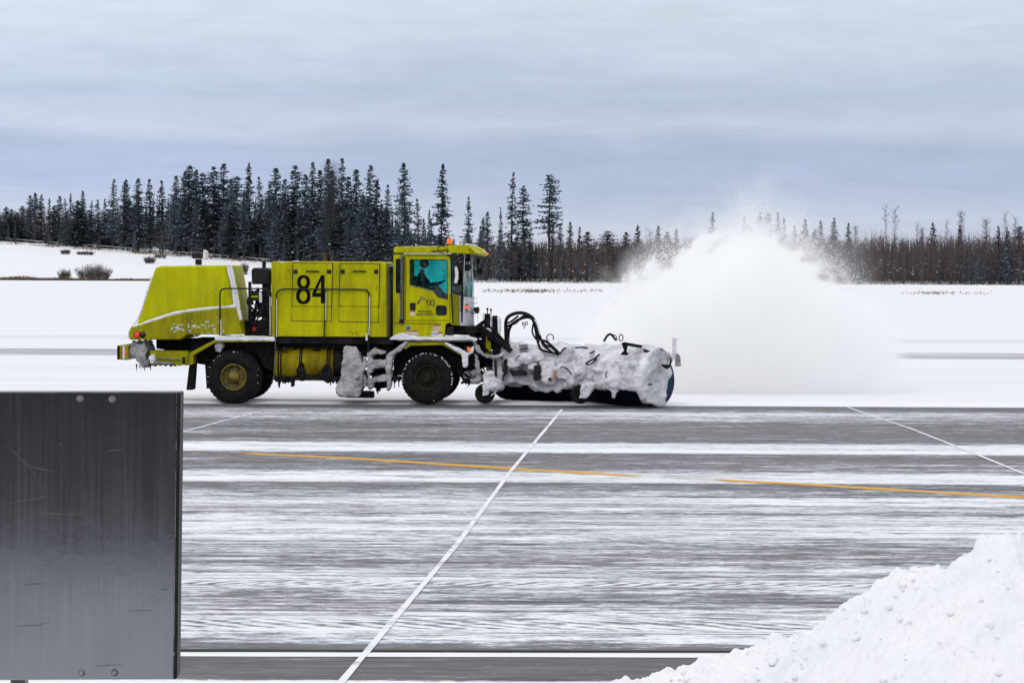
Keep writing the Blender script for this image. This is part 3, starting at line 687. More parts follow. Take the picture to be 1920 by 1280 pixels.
# the stand: crowns of the skyline that one can tell apart by place
sky = [(232, 339, 'mid'), (240, 336, 'slim'), (260, 334, 'mid'), (282, 335, 'mid'), (305, 338, 'mid'), (331, 328, 'full'), (368, 318, 'full'), (380, 322, 'broad'), (402, 311, 'full'), (420, 306, 'mid'),
       (443, 328, 'broad'), (489, 331, 'slim'), (519, 314, 'mid'), (552, 309, 'full'), (571, 326, 'mid'), (669, 317, 'mid'), (692, 309, 'mid'), (705, 335, 'slim'), (655, 330, 'full'), (602, 318, 'mid'), (504, 345, 'mid'), (345, 322, 'mid'), (432, 335, 'mid'), (537, 335, 'mid'), (626, 318, 'mid')]
for px, top, kind in sky:
    tree(px, top, kind, rt.uniform(0, 9), 'tall dark snow-flecked spruce in the dense stand above the rear hood and engine box', G_L, rt.uniform(.95, 1.25))
far_left = [(-8, 388), (12, 388), (24, 392), (42, 386), (58, 366), (66, 361), (78, 364), (92, 371), (110, 367), (124, 372), (133, 362), (145, 376), (170, 376), (184, 374), (196, 372), (32, 398), (102, 385), (-30, 395), (-60, 390)]
for px, top in far_left:
    tree(px, top, rt.choice(('full', 'mid', 'slim')), rt.uniform(-2, 8), 'short dark spruce in the low row at the far left edge of the forest', 'short spruces at the far left', rt.uniform(.9, 1.4))
right_tips = [(915, 398), (906, 405), (1005, 398), (1036, 413), (1052, 420), (1070, 411), (1087, 417), (1100, 428), (1118, 414), (1138, 432), (1155, 428), (1172, 432), (1187, 419), (1196, 424), (1212, 430), (1233, 414), (1250, 432), (1268, 430), (1285, 414), (1307, 422), (1322, 430), (1360, 428),
              (1375, 432), (1396, 405), (1408, 420), (1425, 394), (1440, 394), (1470, 402), (1490, 425), (1508, 404), (1525, 425), (1540, 414), (1565, 410), (1590, 420), (1622, 404), (1645, 418), (1700, 428), (1750, 417), (1873, 414), (1890, 428), (1912, 414), (1935, 420), (1960, 410), (1800, 420), (1835, 428)]
for px, top in right_tips:
    if rt.random() < .25: continue
    tree(px, top + rt.uniform(-3, 9), rt.choice(('mid', 'full', 'broad', 'mid')), rt.uniform(2, 14), 'small dark spruce tip poking above the low woods right of the cab', 'small spruces above the low woods on the right', rt.uniform(.9, 1.35))
for px, top in ((1605, 425), (1720, 420), (1775, 415), (1803, 398), (1848, 412), (1884, 400), (1730, 428), (1560, 425), (1905, 408), (1530, 430), (1380, 425), (1220, 432)):
    tree(px, top, 'bare', rt.uniform(2, 12), 'thin bare leafless tree among the brown woods', 'bare trees in the brown woods', rt.uniform(.6, 1.0), name='bare_tree')
# lower trees filling the edge
n = 0
while n < 95:
    px = rt.uniform(-40, 1010)
    top = float(np.interp(px, [-40, 190, 215, 330, 700, 760, 900, 1010], [405, 395, 372, 355, 365, 400, 430, 440])) + rt.uniform(-8, 50)
    tree(px, top, rt.choice(('full', 'mid', 'full', 'broad')), rt.uniform(-3, 14), 'lower spruce filling the shaded inside of the left forest', 'lower spruces inside the left forest', rt.uniform(.8, 1.3)); n += 1
for i in range(46):
    px = rt.uniform(-30, 1160); base = float(np.interp(px, [0, 330, 470, 900, 1200], [452, 482, 492, 528, 529])); top = base - rt.uniform(18, 48)
    tree(px, top, 'small', rt.uniform(-5, 1), 'low snow-laden young spruce at the foot of the left forest', 'snowy young spruces at the forest foot', rt.uniform(.75, 1.1))
for i in range(26):
    px = rt.choice((rt.uniform(1600, 1930), rt.uniform(1820, 1900), rt.uniform(1150, 1400))); top = rt.uniform(462, 508)
    tree(px, top, 'small', rt.uniform(-4, 1), 'snow-laden young spruce in front of the brown thicket on the right', 'snowy young spruces before the brown thicket', rt.uniform(.7, 1.1))
tree(1888, 425, 'small', -3, 'snow-plastered spruce standing before the thicket near the right edge, tallest of the snowy ones', None, .62)

# --- brown leafless thicket: one mass nobody could count
def thicket():
    rn = random.Random(17); mb = MB()
    for i in range(9500):
        px = rn.uniform(-40, 2000)
        dens = np.interp(px, [-40, 150, 330, 700, 900, 1150, 2000], [.45, .4, .1, .1, .4, 1, 1])
        if rn.random() > dens: continue
        X0 = at(px, 500, 560).x; Y = float(tree_Y(X0)) + rn.uniform(0, 22); p = at(px, 500, Y); zb = float(hill_z(p.x, Y)) - .1
        top = float(np.interp(px, [-40, 60, 200, 330, 560, 800, 900, 1150, 1300, 1500, 1700, 1950, 2000], [405, 385, 400, 410, 420, 445, 450, 445, 442, 438, 436, 430, 430])) + rn.uniform(-7, 26) + 9 * mnoise.noise(Vector((px * .035, 4, 0)))
        h = at(px, top, Y).z - zb
        if h < 2: h = 2
        lx, ly = rn.uniform(-.06, .06) * h, rn.uniform(-.06, .06) * h
        w_ = rn.uniform(.012, .03)
        a = Vector((p.x, Y, zb)); e = Vector((p.x + lx, Y + ly, zb + h))
        sx = Vector((w_, 0, 0)); mb.add([a - sx, a + sx, e + sx * .2, e - sx * .2], [(0, 1, 2, 3)], 0)
        for k in range(16):
            t = rn.uniform(.12, .85); q = a.lerp(e, t); ln = rn.uniform(.5, 1.7) * (1.15 - .55 * t)
            an = rn.uniform(0, 6.28); d = Vector((math.cos(an) * ln * .75, math.sin(an) * ln * .4, ln * rn.uniform(.5, 1.1)))
            s2 = Vector((.045, 0, 0)); mb.add([q - s2, q + s2, q + d], [(0, 1, 2)], 0)
            if rn.random() < .022 and t < .45:
                o = q + d * .5; mb.add([o + Vector((-.22, -.1, 0)), o + Vector((.22, -.1, .02)), o + Vector((.2, .1, .10)), o + Vector((-.2, .1, .08))], [(0, 1, 2, 3)], 1)
    o = mb.build('thicket', ['brown_twigs', 'tree_snow']); tag(o, 'brown leafless thicket massed along the edge of the forest', 'woods', None, 'stuff')
    # the forest goes on behind: dark depth of more trees
    mb = MB()
    for i in range(2300):
        px = rn.uniform(-120, 2040) if i < 1500 else rn.uniform(880, 2040); X0 = at(px, 500, 560).x; Y = float(tree_Y(X0)) + rn.uniform(22, 60); p = at(px, 500, Y); zb = float(hill_z(p.x, Y))
        top = float(np.interp(px, [-120, 0, 190, 220, 340, 700, 780, 900, 1100, 2000], [420, 410, 395, 375, 350, 355, 420, 445, 450, 444])) + rn.uniform(0, 45 if px < 900 else 24)
        h = max(3, at(px, top, Y).z - zb); r = rn.uniform(.8, 1.5) * (h / 14) ** .5
        for k in range(int(h / .55)):
            z = h * (.05 + .95 * k / (h / .55)); rr = r * (1.03 - z / h)
            for q in range(2):
                an = rn.uniform(0, 6.28); c = Vector((p.x, Y, zb + z)); d = Vector((math.cos(an), math.sin(an) * .6, -.25)) * rr
                mb.add([c + Vector((0, 0, .3)), c + d, c + d * .3 + Vector((0, 0, -.35)), c - d], [(0, 1, 2), (0, 2, 3)], 0)
    o = mb.build('deep_woods', 'needles'); tag(o, 'dark deep woods seen between the nearer trees', 'woods', None, 'stuff')
thicket()

# --- bushes on the slope, dry grass on the bank, rail along the woods
def bush(px, py, Y, w_, h, seed, label, nb=150):
    rn = random.Random(seed); p = at(px, py, Y); zb = float(hill_z(p.x, Y)) if Y > 513 else 0
    root = empty('bush', (p.x, Y, zb - .05)); tag(root, label, 'bush')
    b = MB()
    for i in range(nb):
        x0 = rn.uniform(-.42, .42) * w_; hh = h * rn.uniform(.45, 1.0) * (1 - (abs(x0) / w_ * 1.5) ** 2 * .6); an = rn.uniform(0, 6.28)
        e = Vector((x0 + math.cos(an) * hh * .3, math.sin(an) * hh * .3, hh)); a = Vector((x0 * .8, rn.uniform(-.4, .4), 0))
        b.tube([a, a.lerp(e, .5) + Vector((rn.uniform(-.1, .1), 0, .05)), e], .03, 3, 0, .015)
        for k in range(5):
            m = a.lerp(e, rn.uniform(.35, 1)); b.tube([m, m + Vector((rn.uniform(-.5, .5), rn.uniform(-.3, .3), rn.uniform(.05, .5)))], .022, 3, 0, .01)
    b.build('branches', 'shrub_twig', root)
bush(121, 529, 516, 2.6, 2.5, 1, 'smaller bare grey bush on the grassy bank, left of the wide bush', 110)
bush(176, 529, 516, 8.0, 3.4, 2, 'wide bare purple-grey bush on the grassy bank left of the truck', 330)
bush(123, 471, 575, 2.4, .9, 3, 'small dark bush on the white slope below the left woods', 90)
bush(160, 474, 574, 4.6, .7, 4, 'long low dark bush strip on the white slope', 120)
bush(281, 490, 560, 2.6, 1.5, 5, 'small dark bush on the slope just above the rear hood', 120)
bush(458, 512, 540, 1.7, 2.4, 6, 'dark upright bush seen between the hood and the engine box', 110)
bush(300, 486, 572, 3.0, .8, 7, 'tiny dark bush right of the bush above the hood', 60)
bush(18, 529, 517, 4.5, .55, 9, 'faint tuft of straw-coloured stalks on the bank at far left', 60)
def grasses():
    rn = random.Random(3); mb = MB()
    for i in range(5200):
        px = rn.uniform(-60, 300) if rn.random() < .72 else rn.uniform(860, 1940)
        Y = 513.5 + rn.uniform(-.6, 1.6); p = at(px, 529, Y); left = px < 400
        clump = .5 + .5 * mnoise.noise(Vector((p.x * .18, 0, 3)))
        h = (.30 + 1.0 * clump * rn.random()) if left else (.12 + .25 * rn.random())
        if left and px > 160: h *= .75
        s = .07; lx = rn.uniform(-.3, .3)
        mb.add([(p.x - s, Y, 0), (p.x + s, Y, 0), (p.x + lx, Y + rn.uniform(-.2, .2), h)], [(0, 1, 2)])
    for i in range(900):                                           # scattered stalks on the field
        c = rn.choice(((905, 1130, 546, 3), (905, 1130, 546, 3), (1480, 1560, 549, 2), (1690, 1860, 550, 2.5)))
        g = on_ground(rn.choice((rn.uniform(c[0], c[1]), rn.gauss((c[0] + c[1]) / 2 - 20, 22))), c[2] + rn.gauss(0, c[3] * .5)); h = rn.uniform(.08, .34); s = .04
        mb.add([(g.x - s, g.y, 0), (g.x + s, g.y, 0), (g.x + rn.uniform(-.2, .2), g.y, h)], [(0, 1, 2)])
    for i in range(1500):                                          # straw along the foot of the woods
        px = rn.uniform(-40, 480); X0 = at(px, 500, 560).x; Y = float(tree_Y(X0)) - rn.uniform(4, 14); p = at(px, 500, Y); z = float(hill_z(p.x, Y)); h = rn.uniform(.15, .6) * (1 if mnoise.noise(Vector((p.x * .15, 2, 0))) > 0 else .35)
        mb.add([(p.x - .09, Y, z - .05), (p.x + .09, Y, z - .05), (p.x + rn.uniform(-.3, .3), Y, z + h)], [(0, 1, 2)])
    o = mb.build('dry_grass', 'dry_grass'); tag(o, 'dry brown grass poking through the snow along the bank', 'grass', None, 'stuff')
grasses()
def rail():
    root = None; pts = []
    for px in range(-60, 545, 10):
        X0 = at(px, 500, 560).x; Y = float(tree_Y(X0)) - 1.5; p = at(px, 500, Y); pts.append(Vector((p.x, Y, float(hill_z(p.x, Y)))))
    root = empty('guard_rail', pts[0]); tag(root, 'thin dark rail with snow on top running along the foot of the left woods', 'guard rail')
    o0 = pts[0]; q = [p - o0 for p in pts]
    MB().tube([p + Vector((0, 0, .5)) for p in q], .09, 6).build('beam', 'chassis', root)
    MB().tube([p + Vector((0, 0, .64)) for p in q], .045, 6).build('snow_cap', 'snow', root)
    for p in q[::3]: MB().box(p.x - .08, p.x + .08, p.y + .1, p.y + .2, p.z - .2, p.z + .6).build('post', 'chassis', root)
rail()
# ================================================================== SWEEPER TRUCK
truck = empty('snow_sweeper_truck', T0, YAW)
tag(truck, 'lime yellow airport snow sweeper truck number 84 with snow-caked front broom', 'truck')
WID = 2.55
def part(name, mat, mb, bevel=0.0, smooth=False, parent=None, label=None, segs=2):
    o = mb.build(name, mat, parent or truck, bevel, smooth, segs)
    if label: o['label'] = label
    return o
def arc(cx, cz, r, a0, a1, n=8): return [(cx + r * math.cos(R(a0 + (a1 - a0) * i / n)), cz + r * math.sin(R(a0 + (a1 - a0) * i / n))) for i in range(n + 1)]
def T(pts, r=.02, n=8, mi=0, mb=None, sub=5):
    """tube through measured (px, py, y) points, smoothed"""
    P = [Vector(U3(*p)) for p in pts]; Q = []
    for i in range(len(P) - 1):
        p0, p1, p2, p3 = P[max(i - 1, 0)], P[i], P[i + 1], P[min(i + 2, len(P) - 1)]
        for k in range(sub):
            t = k / sub; Q.append(.5 * ((2 * p1) + (p2 - p0) * t + (2 * p0 - 5 * p1 + 4 * p2 - p3) * t * t + (3 * p1 - p0 - 3 * p2 + p3) * t ** 3))
    Q.append(P[-1]); return (mb or MB()).tube(Q, r, n, mi)

# ---- chassis, axles
m = MB(); f0 = UP([(282, 637), (905, 640), (905, 668), (640, 672), (352, 664), (282, 655)])
m.prism(f0, .75, .9).prism(f0, 1.65, 1.8)
for px in (300, 380, 500, 600, 690, 780, 860, 895): a = U(px, 655); m.box(a[0] - .06, a[0] + .06, .9, 1.65, a[1] - .10, a[1] + .08)
a = U(545, 645); b_ = U(722, 664); m.box(U(355, 0)[0], U(735, 0)[0], .45, 2.1, U(0, 664)[1], U(0, 634)[1])
a = U(740, 0)[0]; b_ = U(900, 0)[0]; m.box(a, b_, .5, 2.05, U(0, 690)[1], U(0, 640)[1])
for cx in (437.5, 801): c = U(cx, 706); m.tube([(c[0], .25, c[1]), (c[0], 2.3, c[1])], .10, 10); m.ball((c[0], 1.275, c[1]), .24)
m.box(U(455, 0)[0], U(508, 0)[0], .6, 1.9, U(0, 640)[1], U(0, 600)[1])
c1 = U(437.5, 706); c2 = U(801, 706); m.tube([(c1[0], 1.275, c1[1]), (c2[0], 1.275, c2[1] + .05)], .07, 8)
part('chassis', 'chassis', m, .01)
# under-body spring packs and driveline clutter
rn = random.Random(2); m = MB()
for i in range(46):
    px = rn.uniform(730, 900); z = rn.uniform(645, 712); y = rn.uniform(.5, 1.0); a = Vector(U3(px, z, y)); m.tube([a, a + Vector((rn.uniform(-.3, .3), rn.uniform(-.1, .2), rn.uniform(-.16, .16)))], rn.uniform(.015, .04), 6)
for i in range(36):
    px = rn.uniform(500, 740); z = rn.uniform(640, 668); y = rn.uniform(.25, .8); a = Vector(U3(px, z, y)); m.tube([a, a + Vector((rn.uniform(-.4, .4), rn.uniform(-.1, .2), rn.uniform(-.08, .08)))], rn.uniform(.012, .03), 6)
part('linkage', 'chassis', m)

# ---- wheels
def wheel(px, py, rpx, y0, dark, snowy, near=True, label=None):
    c = U(px, py); r = abs(U(px, py)[1] - U(px, py + rpx)[1]); W = .42
    w_ = empty('wheel', (c[0], y0, c[1]), 0, truck)
    if not near: w_.rotation_euler = (0, 0, math.pi)
    t = MB(); n = 72; ri = r * .50
    prof = [(.05, ri), (.02, ri * 1.08), (-.012, r * .68), (0, r * .84), (.03, r * .93), (.055, r * .975), (.07, r), (W - .07, r), (W - .055, r * .975), (W - .03, r * .93), (W, r * .84), (W + .01, r * .68), (W - .02, ri * 1.08), (W - .05, ri)]
    t.lathe(prof, (0, 0, 0), n, 'Y', 0, caps=False)
    for k in range(36):                                             # tread blocks
        for s, (ya, yb) in enumerate(((.03, .15), (.16, .27), (.28, W - .03))):
            a0 = 2 * math.pi * (k + .33 * s) / 36; a1 = a0 + 2 * math.pi / 36 * .62
            vs = [(rr * math.cos(a), y, rr * math.sin(a)) for rr in (r * .95, r * 1.012) for a in (a0, a1) for y in (ya, yb)]
            t.add(vs, [(0, 1, 3, 2), (4, 6, 7, 5), (0, 4, 5, 1), (2, 3, 7, 6), (0, 2, 6, 4), (1, 5, 7, 3)])
    rw = random.Random(int(px))
    for k in range(snowy):
        a = rw.uniform(0, 6.28) if k < snowy // 6 else math.radians(-15 + 210 * rw.random()); rr = r * (rw.uniform(.93, .985) if k >= snowy // 6 else rw.uniform(.55, .9))
        t.ball((rr * math.cos(a), .02 if rr < .93 * r else .03, rr * math.sin(a)), rw.uniform(.005, .011), 1, 4, (1.3, .6, 1.3))
    t.build('tyre', ['rubber', 'snow'], w_, smooth=False)
    h = MB(); h.lathe([(.05, ri * 1.0), (.03, ri * .99), (.03, ri * .90), (.10, ri * .86), (.15, ri * .70), (.12, ri * .5), (.09, ri * .40)], (0, 0, 0), 40, 'Y', 0, caps=False)
    h.lathe([(.12, ri * .55), (.121, .001)], (0, 0, 0), 40, 'Y', 0, caps=False)
    h.build('rim', 'rim_dark' if dark else 'rim', w_, smooth=True)
    if not dark:
        g = MB(); g.lathe([(.024, ri * .97), (.012, ri * .955), (.012, ri * .93), (.03, ri * .92)], (0, 0, 0), 48, 'Y', 0, caps=False); g.build('rim_ring', simple('ring_paint', (.30, .24, .015), (.16, .13, .012), 9, .5), w_)
    g = MB(); g.lathe([(.12, ri * .42), (.06, ri * .40), (.02, ri * .26), (.0, ri * .2), (-.005, .002)], (0, 0, 0), 24, 'Y', 0, caps=False)
    for k in range(10): a = 2 * math.pi * k / 10; g.tube([(ri * .58 * math.cos(a), .06, ri * .58 * math.sin(a)), (ri * .58 * math.cos(a), .12, ri * .58 * math.sin(a))], .016, 6)
    g.build('hub', simple('hub_paint', (.26, .20, .015), (.10, .08, .02), 9, .5) if not dark else 'rim_dark', w_)
    if label: w_['label'] = label
    return w_
wheel(437.5, 707, 50.5, .0, False, 14, label='rear wheel with yellow rim ring')
wheel(801, 709, 48.5, .0, True, 70, label='front wheel with snow-dotted black tread')
r_ = abs(U(437, 707)[1])
def farwheel(px, dark):
    wheel(px, 707, 50, .0, dark, 0); o = truck.children[-1]; o.location.y = WID + .05; o.rotation_euler = (0, 0, math.pi)
    o.location.z = r_ * 1.0
farwheel(437.5, False); farwheel(801, True)

# ---- rear hood
def hood():
    up_ = [(254, 616), (285, 520), (291, 502), (300, 499), (424, 497), (444, 584), (330, 590)]
    lo = [(241, 625), (245, 614), (254, 611), (330, 588.5), (400, 579), (442, 576), (455, 627), (352, 627), (338, 636.5), (243, 637)]
    m = MB(); m.prism(UP(up_, .14), .14, WID - .14)
    # sloping front corner of the hood
    A = [U3(424, 497, .14), U3(452, 627, .06)]; B = [U3(441, 499, .75), U3(462, 625, .68)]
    x0 = U(435, 498)[0]; x1 = U(455, 626)[0]
    m.add([A[0], A[1], B[1], B[0]], [(0, 1, 2, 3)], 0)
    m.add([B[0], B[1], (B[1][0], WID - .6, B[1][2]), (B[0][0], WID - .6, B[0][2])], [(0, 1, 2, 3)], 0)
    m.add([A[0], B[0], (B[0][0], WID - .6, B[0][2]), (A[0][0], WID - .14, A[0][2])], [(0, 1, 2, 3)], 0)
    h = part('rear_hood', 'lime_hood', m, .05, segs=3)
    m = MB().prism(UP(lo), .0, WID); part('hood_skirt', 'lime_dirty', m, .03, segs=3)
    # snow lying on ledges and edges
    m = MB()
    T([(250, 614, .05), (330, 587, .05), (400, 577.5, .05), (441, 574.5, .05)], .040, 8, mb=m)
    T([(426, 497, .12), (437, 545, .10), (446, 600, .07), (451, 626, .05)], .034, 8, mb=m)
    T([(432, 499, .2), (443, 545, .16), (451, 600, .10)], .040, 8, mb=m)
    T([(285, 518, .16), (262, 590, .16), (246, 614, .10), (241, 634, .06)], .03, 8, mb=m)
    z = U(0, 497.5)[1]
    m.box(U(300, 0)[0], U(424, 0)[0], .2, WID - .2, z - .02, z + .022)
    cake(part('hood_snow', 'clean_cake', m, label='snow lying on the ledges of the rear hood'), .022, ((.22, .022), (.06, .012)), 1)
    m = MB()
    for i in range(90):
        px, py = (rn.uniform(320, 420), 0)
        py = float(np.interp(px, [320, 420], [618, 604])) + rn.gauss(0, 5) if rn.random() < .7 else rn.uniform(612, 632)
        a = U3(px, py, -.004); m.ball(a, rn.uniform(.006, .018), 0, 4, (rn.uniform(1, 2.4), .5, .7))
    part('snow_flecks', 'clean_cake', m)
    for px, mat, lab in ((256.5, 'red_lamp', 'lit red tail light'), (267.5, 'dark_lens', 'dark unlit tail light')):
        a = U3(px, 627.5, 0); o = part('tail_light', mat, MB().lathe([(-.03, .001), (-.03, .042), (-.015, .055), (.02, .058)], a, 20, 'Y'), smooth=True, label=lab)
        MB().lathe([(-.012, .058), (-.012, .072), (.01, .072)], a, 20, 'Y', caps=False).build('bezel', 'rubber', o)
    # warning lamp on the roof of the hood
    m = MB(); m.box(U(366, 484, 1.1)[0], U(377, 484, 1.1)[0], 1.1, 1.24, U(0, 498)[1], U(0, 484)[1])
    m.prism(UP([(359, 482), (361, 470), (354.5, 464.5), (357, 464), (381, 467), (381, 485), (362, 485)], 1.0), 1.0, 1.35)
    o = part('work_light', 'black', m, .012); MB().prism(UP([(360.5, 471), (380, 473), (380, 475.5), (360.5, 474)], .99), .99, 1.0).build('chrome_band', 'steel', o)
    m = MB().prism(UP([(381, 468), (386, 471), (387, 483), (383, 487), (380, 486)], 1.0), .98, 1.36); cake(m.build('snow_cap', 'clean_cake', o), .02, ((.1, .02),), 1)
hood()
# ---- rear end: bumper plate, lower box, pipe, frozen mess, mud flaps
m = MB(); m.prism(UP([(220, 648), (239, 648), (240, 671), (238, 675), (220, 674)]), .05, .75).prism(UP([(220, 648), (239, 648), (240, 671), (238, 675), (220, 674)]), 1.8, 2.5)
m.box(U(222, 0)[0], U(232, 0)[0], .7, 1.85, U(0, 672)[1], U(0, 652)[1]); bp_ = part('rear_bumper', 'lime_dirty', m, .012)
m = MB().prism(UP([(219, 648), (223.5, 648), (223.5, 674), (219, 674)]), .04, 2.5); m.build('rubber_edge', 'rubber', bp_)
m = MB().prism(UP([(229.5, 649), (233, 649), (233.5, 673), (229.5, 673)]), .035, .06); m.build('snow_streak', 'clean_cake', bp_)
a = U3(236, 660, .03); part('tail_light', 'red_lamp', MB().prism(UP([(234.5, 657.5), (237.5, 657.5), (237.5, 662.5), (234.5, 662.5)]), .02, .06), .004, label='small red marker light on the rear bumper')
m = MB(); P_ = [(240, 652), (246, 640), (258, 646), (270, 638), (276, 655), (270, 668), (275, 682), (266, 690), (258, 680), (250, 672), (240, 673), (236, 668)]
m.prism(UP(P_), .15, .9); o = part('frozen_hitch', 'grey_ice', m, label='tow hitch under dirty frozen slush'); cake(o, .03, ((.22, .10), (.07, .04)), 1)
m = MB()
for px, y0_, y1_ in ((256, 682, 698), (262, 684, 692), (271, 684, 697), (282, 684, 697), (279, 682, 689), (266, 680, 694)): T([(px, y0_, .2), (px + .5, y1_, .2)], .022, 5, mb=m, sub=1); m.v[-5:] = [tuple(Vector(U3(px + .5, y1_, .2)))] * 5
part('icicles', 'chassis', m)
part('lower_box', 'lime_dirty', MB().prism(UP([(279, 657.5), (351, 658.5), (351, 684.5), (279, 685)]), .12, .7), .015)
m = MB(); T([(290, 680, .06), (324, 681, .06)], .035, 10, mb=m, sub=1); m.box(U(268, 0)[0], U(282, 0)[0], .0, .3, U(0, 682)[1], U(0, 672)[1]); T([(292, 671, .08), (338, 674, .08)], .015, 8, mb=m, sub=1)
part('tail_pipe', 'grey', m)
part('box_latch', 'black', MB().prism(UP([(341, 669), (345, 669), (345, 682), (341, 682)]), .05, .14), .004)
m = MB().prism(UP([(278, 667), (288, 665), (291, 674), (288, 682), (280, 681)]), .02, .16); cake(part('snow_lump', 'clean_cake', m), .02, ((.1, .04),), 1)
m = MB(); m.prism(UP([(354, 684), (363, 682), (359.5, 731), (348.5, 731)]), .05, .55); part('mud_flap', 'rubber', m, .006); part('mud_flap', 'rubber', MB().prism(UP([(383, 684), (390, 684), (390, 728), (386, 729)]), .1, .5), .006)
# ---- rear deck and fender
m = MB(); band = [(354, 685), (354, 662), (403, 636.5), (513, 637), (513, 640.5), (405, 641.5), (362, 666), (363, 682)]
fl = part('rear_fender', 'lime_dirty', MB().prism(UP(band), -.02, .75), .006)
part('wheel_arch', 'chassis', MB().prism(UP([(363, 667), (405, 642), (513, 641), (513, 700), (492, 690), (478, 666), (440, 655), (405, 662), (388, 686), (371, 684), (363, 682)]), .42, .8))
m = MB(); m.prism(UP([(402, 633), (407, 629), (445, 630), (514, 632), (516, 639), (405, 638.5)]), -.05, .62)
cake(part('deck_snow', 'clean_cake', m, label='snow lying on the rear deck'), .022, ((.2, .02), (.06, .012)), 1)
m = MB().prism(UP([(401, 642), (413, 640), (418, 650), (412, 661), (403, 658)]), .05, .3); cake(part('snow_lump', 'grey_ice', m), .022, ((.1, .06),), 1)
# ---- hydraulic column between hood and engine box
m = MB(); m.prism(UP([(471, 506), (475, 502), (500, 502), (506, 507), (505, 533), (472, 533)], .5), .5, 1.3); part('oil_tank', 'black', m, .03)
m = MB(); m.lathe([(0, .045), (.12, .045)], U3(495, 502, .8), 12, 'Z'); T([(495, 493, .8), (495, 490, .8)], .05, 10, mb=m, sub=1)
part('breather', 'black', m)
rn = random.Random(8); m = MB()
for i in range(26):
    x0, z0 = rn.uniform(466, 506), rn.uniform(533, 600); pts = [(x0, z0, rn.uniform(.5, 1.1))]
    for k in range(rn.choice((2, 3))): x0 += rn.uniform(-14, 14); z0 += rn.uniform(8, 22); pts.append((min(max(x0, 464), 507), min(z0, 628), rn.uniform(.5, 1.1)))
    T(pts, rn.uniform(.012, .028), 6, mb=m, sub=4)
for px, w2 in ((468, 2), (497, 5), (504, 3)): m.prism(UP([(px - w2, 528), (px + w2, 528), (px + w2, 628), (px - w2, 628)], .75), .7, .9)
m.prism(UP([(456, 600), (506, 606), (506, 628), (458, 628)], .7), .7, 1.5)
for i in range(12):
    px, py = rn.uniform(470, 500), rn.uniform(545, 612); m.prism(UP([(px, py), (px + rn.uniform(5, 10), py), (px + rn.uniform(5, 10), py + rn.uniform(5, 9)), (px, py + 7)], .62), .6, .85)
part('hydraulic_hoses', 'black', m)
m = MB().prism(UP([(473, 548), (490, 546), (490, 564), (473, 564)], .5), .48, .75); o = part('valve_box', 'black', m, .008)
MB().prism(UP([(486, 547), (491, 548), (492, 567), (486.5, 567)], .5), .45, .5).build('snow_side', 'clean_cake', o); MB().prism(UP([(471, 554.5), (484, 554.5), (484, 557.5), (471, 557.5)], .5), .465, .48).build('yellow_tag', 'lime_paint', o)
part('filter_cap', 'red_lens', MB().lathe([(-.03, .03), (0, .055), (.1, .055)], U3(476.5, 617, .6), 16, 'Y'))
